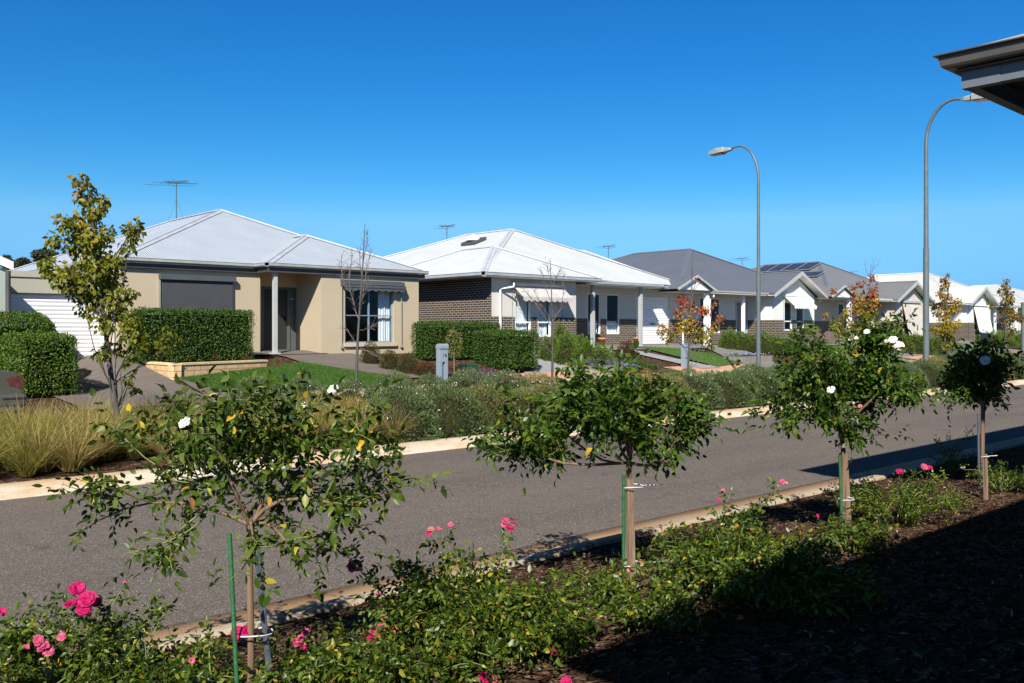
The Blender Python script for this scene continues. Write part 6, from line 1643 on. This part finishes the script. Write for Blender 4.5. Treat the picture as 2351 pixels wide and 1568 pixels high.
ground_rose('large ground rose with tall flowering shoots between the first two rose trees', G(1060, 1475), .54, .48, 24, 204, ll=.040, canes=46,
    tall=[(1000,1222,.2),(1035,1222,.15),(1165,1215,.25),(1010,1280,.1),(785,1258,.3),(930,1300,.2),(860,1300,.25),(1090,1260,.2),(870,1390,-.2)],
    blooms=[(1160,1197,.026,'pink',False,.25),(1176,1194,.024,'pink',False,.25),(1182,1206,.024,'pink',False,.25),(1170,1213,.026,'magenta',False,.24),(1156,1208,.02,'pink',True,.25),(990,1215,.022,'faded',False,.2),(1006,1218,.02,'pink',True,.2),(1034,1208,.02,'pink',True,.15),(984,1226,.018,'magenta',True,.2),(815,1300,.045,'magenta',False,.3),(862,1455,.034,'magenta',False,-.35),(876,1440,.026,'pink',False,-.35),(852,1468,.026,'magenta',False,-.35),(905,1450,.022,'pink',False,-.35),(882,1420,.024,'faded',False,-.3),(870,1368,.02,'pink',True,-.2),(1285,1405,.02,'faded',False,-.2)])
ground_rose('glossy ground rose spreading over mulch with coral spent blooms', G(1190, 1500), .52, .34, 22, 205, ll=.041, canes=36, tall=[(1260,1440,0)],
    blooms=[(1268,1492,.034,'magenta',False,-.2),(1300,1445,.024,'coral',False,-.1),(1282,1400,.02,'coral',True,0),(1245,1440,.02,'coral',True,0)])
ground_rose('dark leaved ground rose along the lower edge of the bed', G(930, 1575), .50, .30, 20, 206, ll=.041, canes=30,
    blooms=[(1000,1555,.03,'pink',False,-.15),(1115,1556,.034,'magenta',False,-.1),(1130,1562,.03,'pink',False,-.1),(1300,1566,.03,'magenta',False,0),(760,1560,.028,'coral',False,-.1),(800,1560,.024,'faded',False,-.1)])
ground_rose('small sparse ground rose at the foot of the timber stake', G(1390, 1375), .36, .16, 13, 207, ll=.041, canes=16, blooms=[(1440,1312,.018,'faded',True,.1),(1395,1345,.016,'pink',True,.1),(1470,1290,.016,'coral',True,.2)])
ground_rose('broad ground rose in sun and shade with long pink tipped shoots', G(1690, 1350), .72, .42, 24, 208, ll=.043, canes=46, tall=[(1660,1140,.3),(1650,1165,.3),(1792,1112,.5),(1745,1140,.4),(1610,1190,.2),(1600,1200,.1),(1700,1200,.3),(1850,1250,.2)],
    blooms=[(1660,1128,.018,'pink',True,.3),(1650,1150,.018,'magenta',True,.3),(1795,1106,.022,'pink',False,.5),(1803,1112,.018,'faded',True,.5),(1783,1118,.018,'pink',True,.5),(1760,1330,.022,'coral',False,-.2),(1875,1186,.016,'magenta',True,.2)])
ground_rose('shade edge ground rose with yellow leaves and coral blooms', G(1800, 1390), .55, .34, 20, 209, ll=.043, canes=32, blooms=[(1700,1420,.022,'coral',False,-.1),(1820,1400,.02,'coral',True,-.1)])
ground_rose('ground rose with bright pink blooms beyond the third rose tree', G(2060, 1195), .70, .42, 24, 210, ll=.031, canes=44, tall=[(2066,1092,.4),(2124,1078,.4),(2180,1090,.3),(1990,1110,.3)],
    blooms=[(2065,1083,.036,'magenta',False,.4),(2122,1072,.034,'pink',False,.4),(2134,1074,.030,'magenta',False,.4),(1880,1195,.018,'pink',True,0),(2000,1230,.018,'coral',True,0)])
ground_rose('ground rose at the foot of the shaded rose tree', G(2300, 1125), .45, .30, 16, 211, ll=.032, canes=20)
ground_rose('ground rose reaching over the kerb in the building shadow', G(2190, 1080), .35, .34, 14, 212, ll=.03, canes=16, tall=[(2180,985,.3),(2240,975,.3),(2140,1005,.3)], blooms=[(2180,980,.02,'faded',True,.3)])
ground_rose('small ground rose where the mulch turns to shadow', G(1500, 1430), .42, .2, 14, 215, ll=.043, canes=18)
ground_rose('small ground rose just below the full rose stakes', G(1950, 1265), .45, .2, 14, 216, ll=.043, canes=18, blooms=[(1800,1280,.016,'coral',True,0)])

# ------------------------------------------------------------------ bark chips and fallen leaves on the bed
rng = np.random.default_rng(77); n = 15000
uu = rng.uniform(-1.5, 14, n); vv = 5.66 - rng.uniform(0, 1, n) ** 1.0 * 4.2
P = np.stack([uu, vv, [bed_z(a, b) - .030 for a, b in zip(uu, vv)]], 1); P[:, 2] += rng.uniform(0, .018, n)
v, f = leaves(P, unit(rdir(n, rng) * np.array([1, 1, .25])), unit(rdir(n, rng) * .55 + np.array([0, 0, 1.0])), rng.uniform(.018, .075, n), .3, 'leaf')
tag(npmesh('bark_chips', v, f, leafmat('bark_chip', [(0, (.035, .02, .013)), (.5, (.12, .07, .045)), (.85, (.26, .17, .12)), (1, (.46, .34, .26))], .9, 0, 0)), 'brown bark chips covering the rose bed', 'mulch', kind='stuff')
n = 5000; uu = rng.uniform(0, 26, n); vv = rng.uniform(13.0, 16.4, n); P = np.stack([uu, vv, [T(a, b) - .02 for a, b in zip(uu, vv)]], 1)
v, f = leaves(P, unit(rdir(n, rng) * np.array([1, 1, .2])), unit(rdir(n, rng) * .5 + np.array([0, 0, 1.0])), rng.uniform(.03, .12, n), .22, 'small')
tag(npmesh('bark_litter', v, f, leafmat('litter', [(0, (.04, .022, .015)), (.6, (.12, .07, .045)), (1, (.34, .25, .16))], .9, 0, .1)), 'dry straw and bark litter under the verge shrubs', 'mulch', kind='stuff')
def turf(name, quad, n, lm, label, off):
    q = [np.array(p[:2], float) for p in quad]; r_ = np.random.default_rng(n); a, b = r_.uniform(0, 1, (n, 1)), r_.uniform(0, 1, (n, 1))
    p = (1 - a) * ((1 - b) * q[0] + b * q[3]) + a * ((1 - b) * q[1] + b * q[2]) + r_.normal(size=(n, 2)) * .02
    P = np.stack([p[:, 0], p[:, 1], [T(x, y) + off for x, y in p]], 1)
    v, f = leaves(P, unit(np.array([0, 0, 1.0]) + rdir(n, r_) * .7), rdir(n, r_), r_.uniform(.025, .06, n), .22, 'needle')
    tag(npmesh(name, v, f, lm), label, 'grass', kind='stuff')
TF = leafmat('turf_blade', [(0, (.03, .075, .014)), (.6, (.075, .165, .028)), (1, (.15, .25, .05))], .6, .25, .2)
TF2 = leafmat('turf_blade_light', [(0, (.05, .11, .025)), (.6, (.11, .21, .05)), (1, (.2, .3, .09))], .6, .25, .2)
turf('lawn_grass', [(8.95, 21.95), (9.5, 20.05), (14.9, 20.05), (12.0, 23.05)], 36000, TF, 'short green turf in front of the cream house', .02)
turf('lawn_grass', [(11.9, 22.9), (14.6, 20.06), (14.9, 20.9), (13.2, 23.6)], 9000, TF, 'short green turf in front of the cream house', .02)
turf('lawn_grass', [g(1452, 797), g(1648, 843), g(1706, 834), g(1616, 806)], 22000, TF2, 'short pale green turf beside the second letterbox', .03)

# ------------------------------------------------------------------ sky, sun, camera
AZ, EL = radians(6.5), radians(37.5)
hd = FWD * cos(AZ) + RIGHT * sin(AZ)          # sunlight travels this way
sd = Vector((hd[0] * cos(EL), hd[1] * cos(EL), -sin(EL)))
L_ = bpy.data.lights.new('sun', 'SUN'); L_.energy = 4.6; L_.angle = radians(.53); L_.color = (1, .955, .88)
so = bpy.data.objects.new('sun', L_); so.rotation_mode = 'QUATERNION'; so.rotation_quaternion = sd.to_track_quat('-Z', 'Y'); so.location = (0, -10, 30); COL.objects.link(so)
W_ = bpy.data.worlds.new('World'); SC.world = W_; W_.use_nodes = True; nt = W_.node_tree; bg = nt.nodes['Background']
sk = nt.nodes.new('ShaderNodeTexSky'); sk.sky_type = 'NISHITA'; sk.sun_disc = False; sk.sun_elevation = EL
tos = -sd; sk.sun_rotation = math.atan2(tos.x, tos.y); sk.air_density = 1.0; sk.dust_density = .3; sk.ozone_density = 3.0; sk.altitude = 100
# a deeper, clearer blue than the stock sky: channel ratios raised to a power, keeping blue
sp = nt.nodes.new('ShaderNodeSeparateColor'); nt.links.new(sk.outputs[0], sp.inputs[0]); cc_ = nt.nodes.new('ShaderNodeCombineColor')
def mth(op, a, b):
    n_ = nt.nodes.new('ShaderNodeMath'); n_.operation = op
    for i_, x_ in enumerate((a, b)):
        if isinstance(x_, (int, float)): n_.inputs[i_].default_value = x_
        else: nt.links.new(x_, n_.inputs[i_])
    return n_.outputs[0]
for i_, k_, p_, c_ in ((0, 4.65, 4.7, .21), (1, 1.02, 2.09, .585)):
    nt.links.new(mth('MULTIPLY', mth('MINIMUM', mth('MULTIPLY', mth('POWER', mth('DIVIDE', sp.outputs[i_], sp.outputs[2]), p_), k_), c_), sp.outputs[2]), cc_.inputs[i_])
nt.links.new(sp.outputs[2], cc_.inputs[2])
# dimming added to the unseen sky overhead, to cut skylight in the shadows
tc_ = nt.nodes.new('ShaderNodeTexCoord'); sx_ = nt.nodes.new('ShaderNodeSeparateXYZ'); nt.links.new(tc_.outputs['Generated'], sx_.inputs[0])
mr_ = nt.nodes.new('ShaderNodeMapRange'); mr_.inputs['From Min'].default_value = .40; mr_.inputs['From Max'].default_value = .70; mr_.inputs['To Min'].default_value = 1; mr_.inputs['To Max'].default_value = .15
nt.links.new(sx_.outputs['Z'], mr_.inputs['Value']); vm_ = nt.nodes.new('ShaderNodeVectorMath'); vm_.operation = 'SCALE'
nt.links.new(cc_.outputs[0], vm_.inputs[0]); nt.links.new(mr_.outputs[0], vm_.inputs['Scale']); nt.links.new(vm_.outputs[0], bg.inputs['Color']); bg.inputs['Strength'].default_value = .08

cam = bpy.data.cameras.new('camera'); cam.sensor_width = 36; cam.lens = FPX / 2351 * 36; cam.shift_y = -(784 - HYP) / 2351; cam.clip_end = 6000; cam.clip_start = .05
co = bpy.data.objects.new('camera', cam); co.location = (0, 0, EYE); co.rotation_euler = (pi/2, 0, TH - pi/2); COL.objects.link(co); SC.camera = co
SC.view_settings.view_transform = 'Standard'; SC.view_settings.look = 'None'; SC.view_settings.exposure = .65; SC.view_settings.gamma = 1; SC.view_settings.use_curve_mapping = False
SC.cycles.max_bounces = 6; SC.cycles.transparent_max_bounces = 8; SC.cycles.use_denoising = True
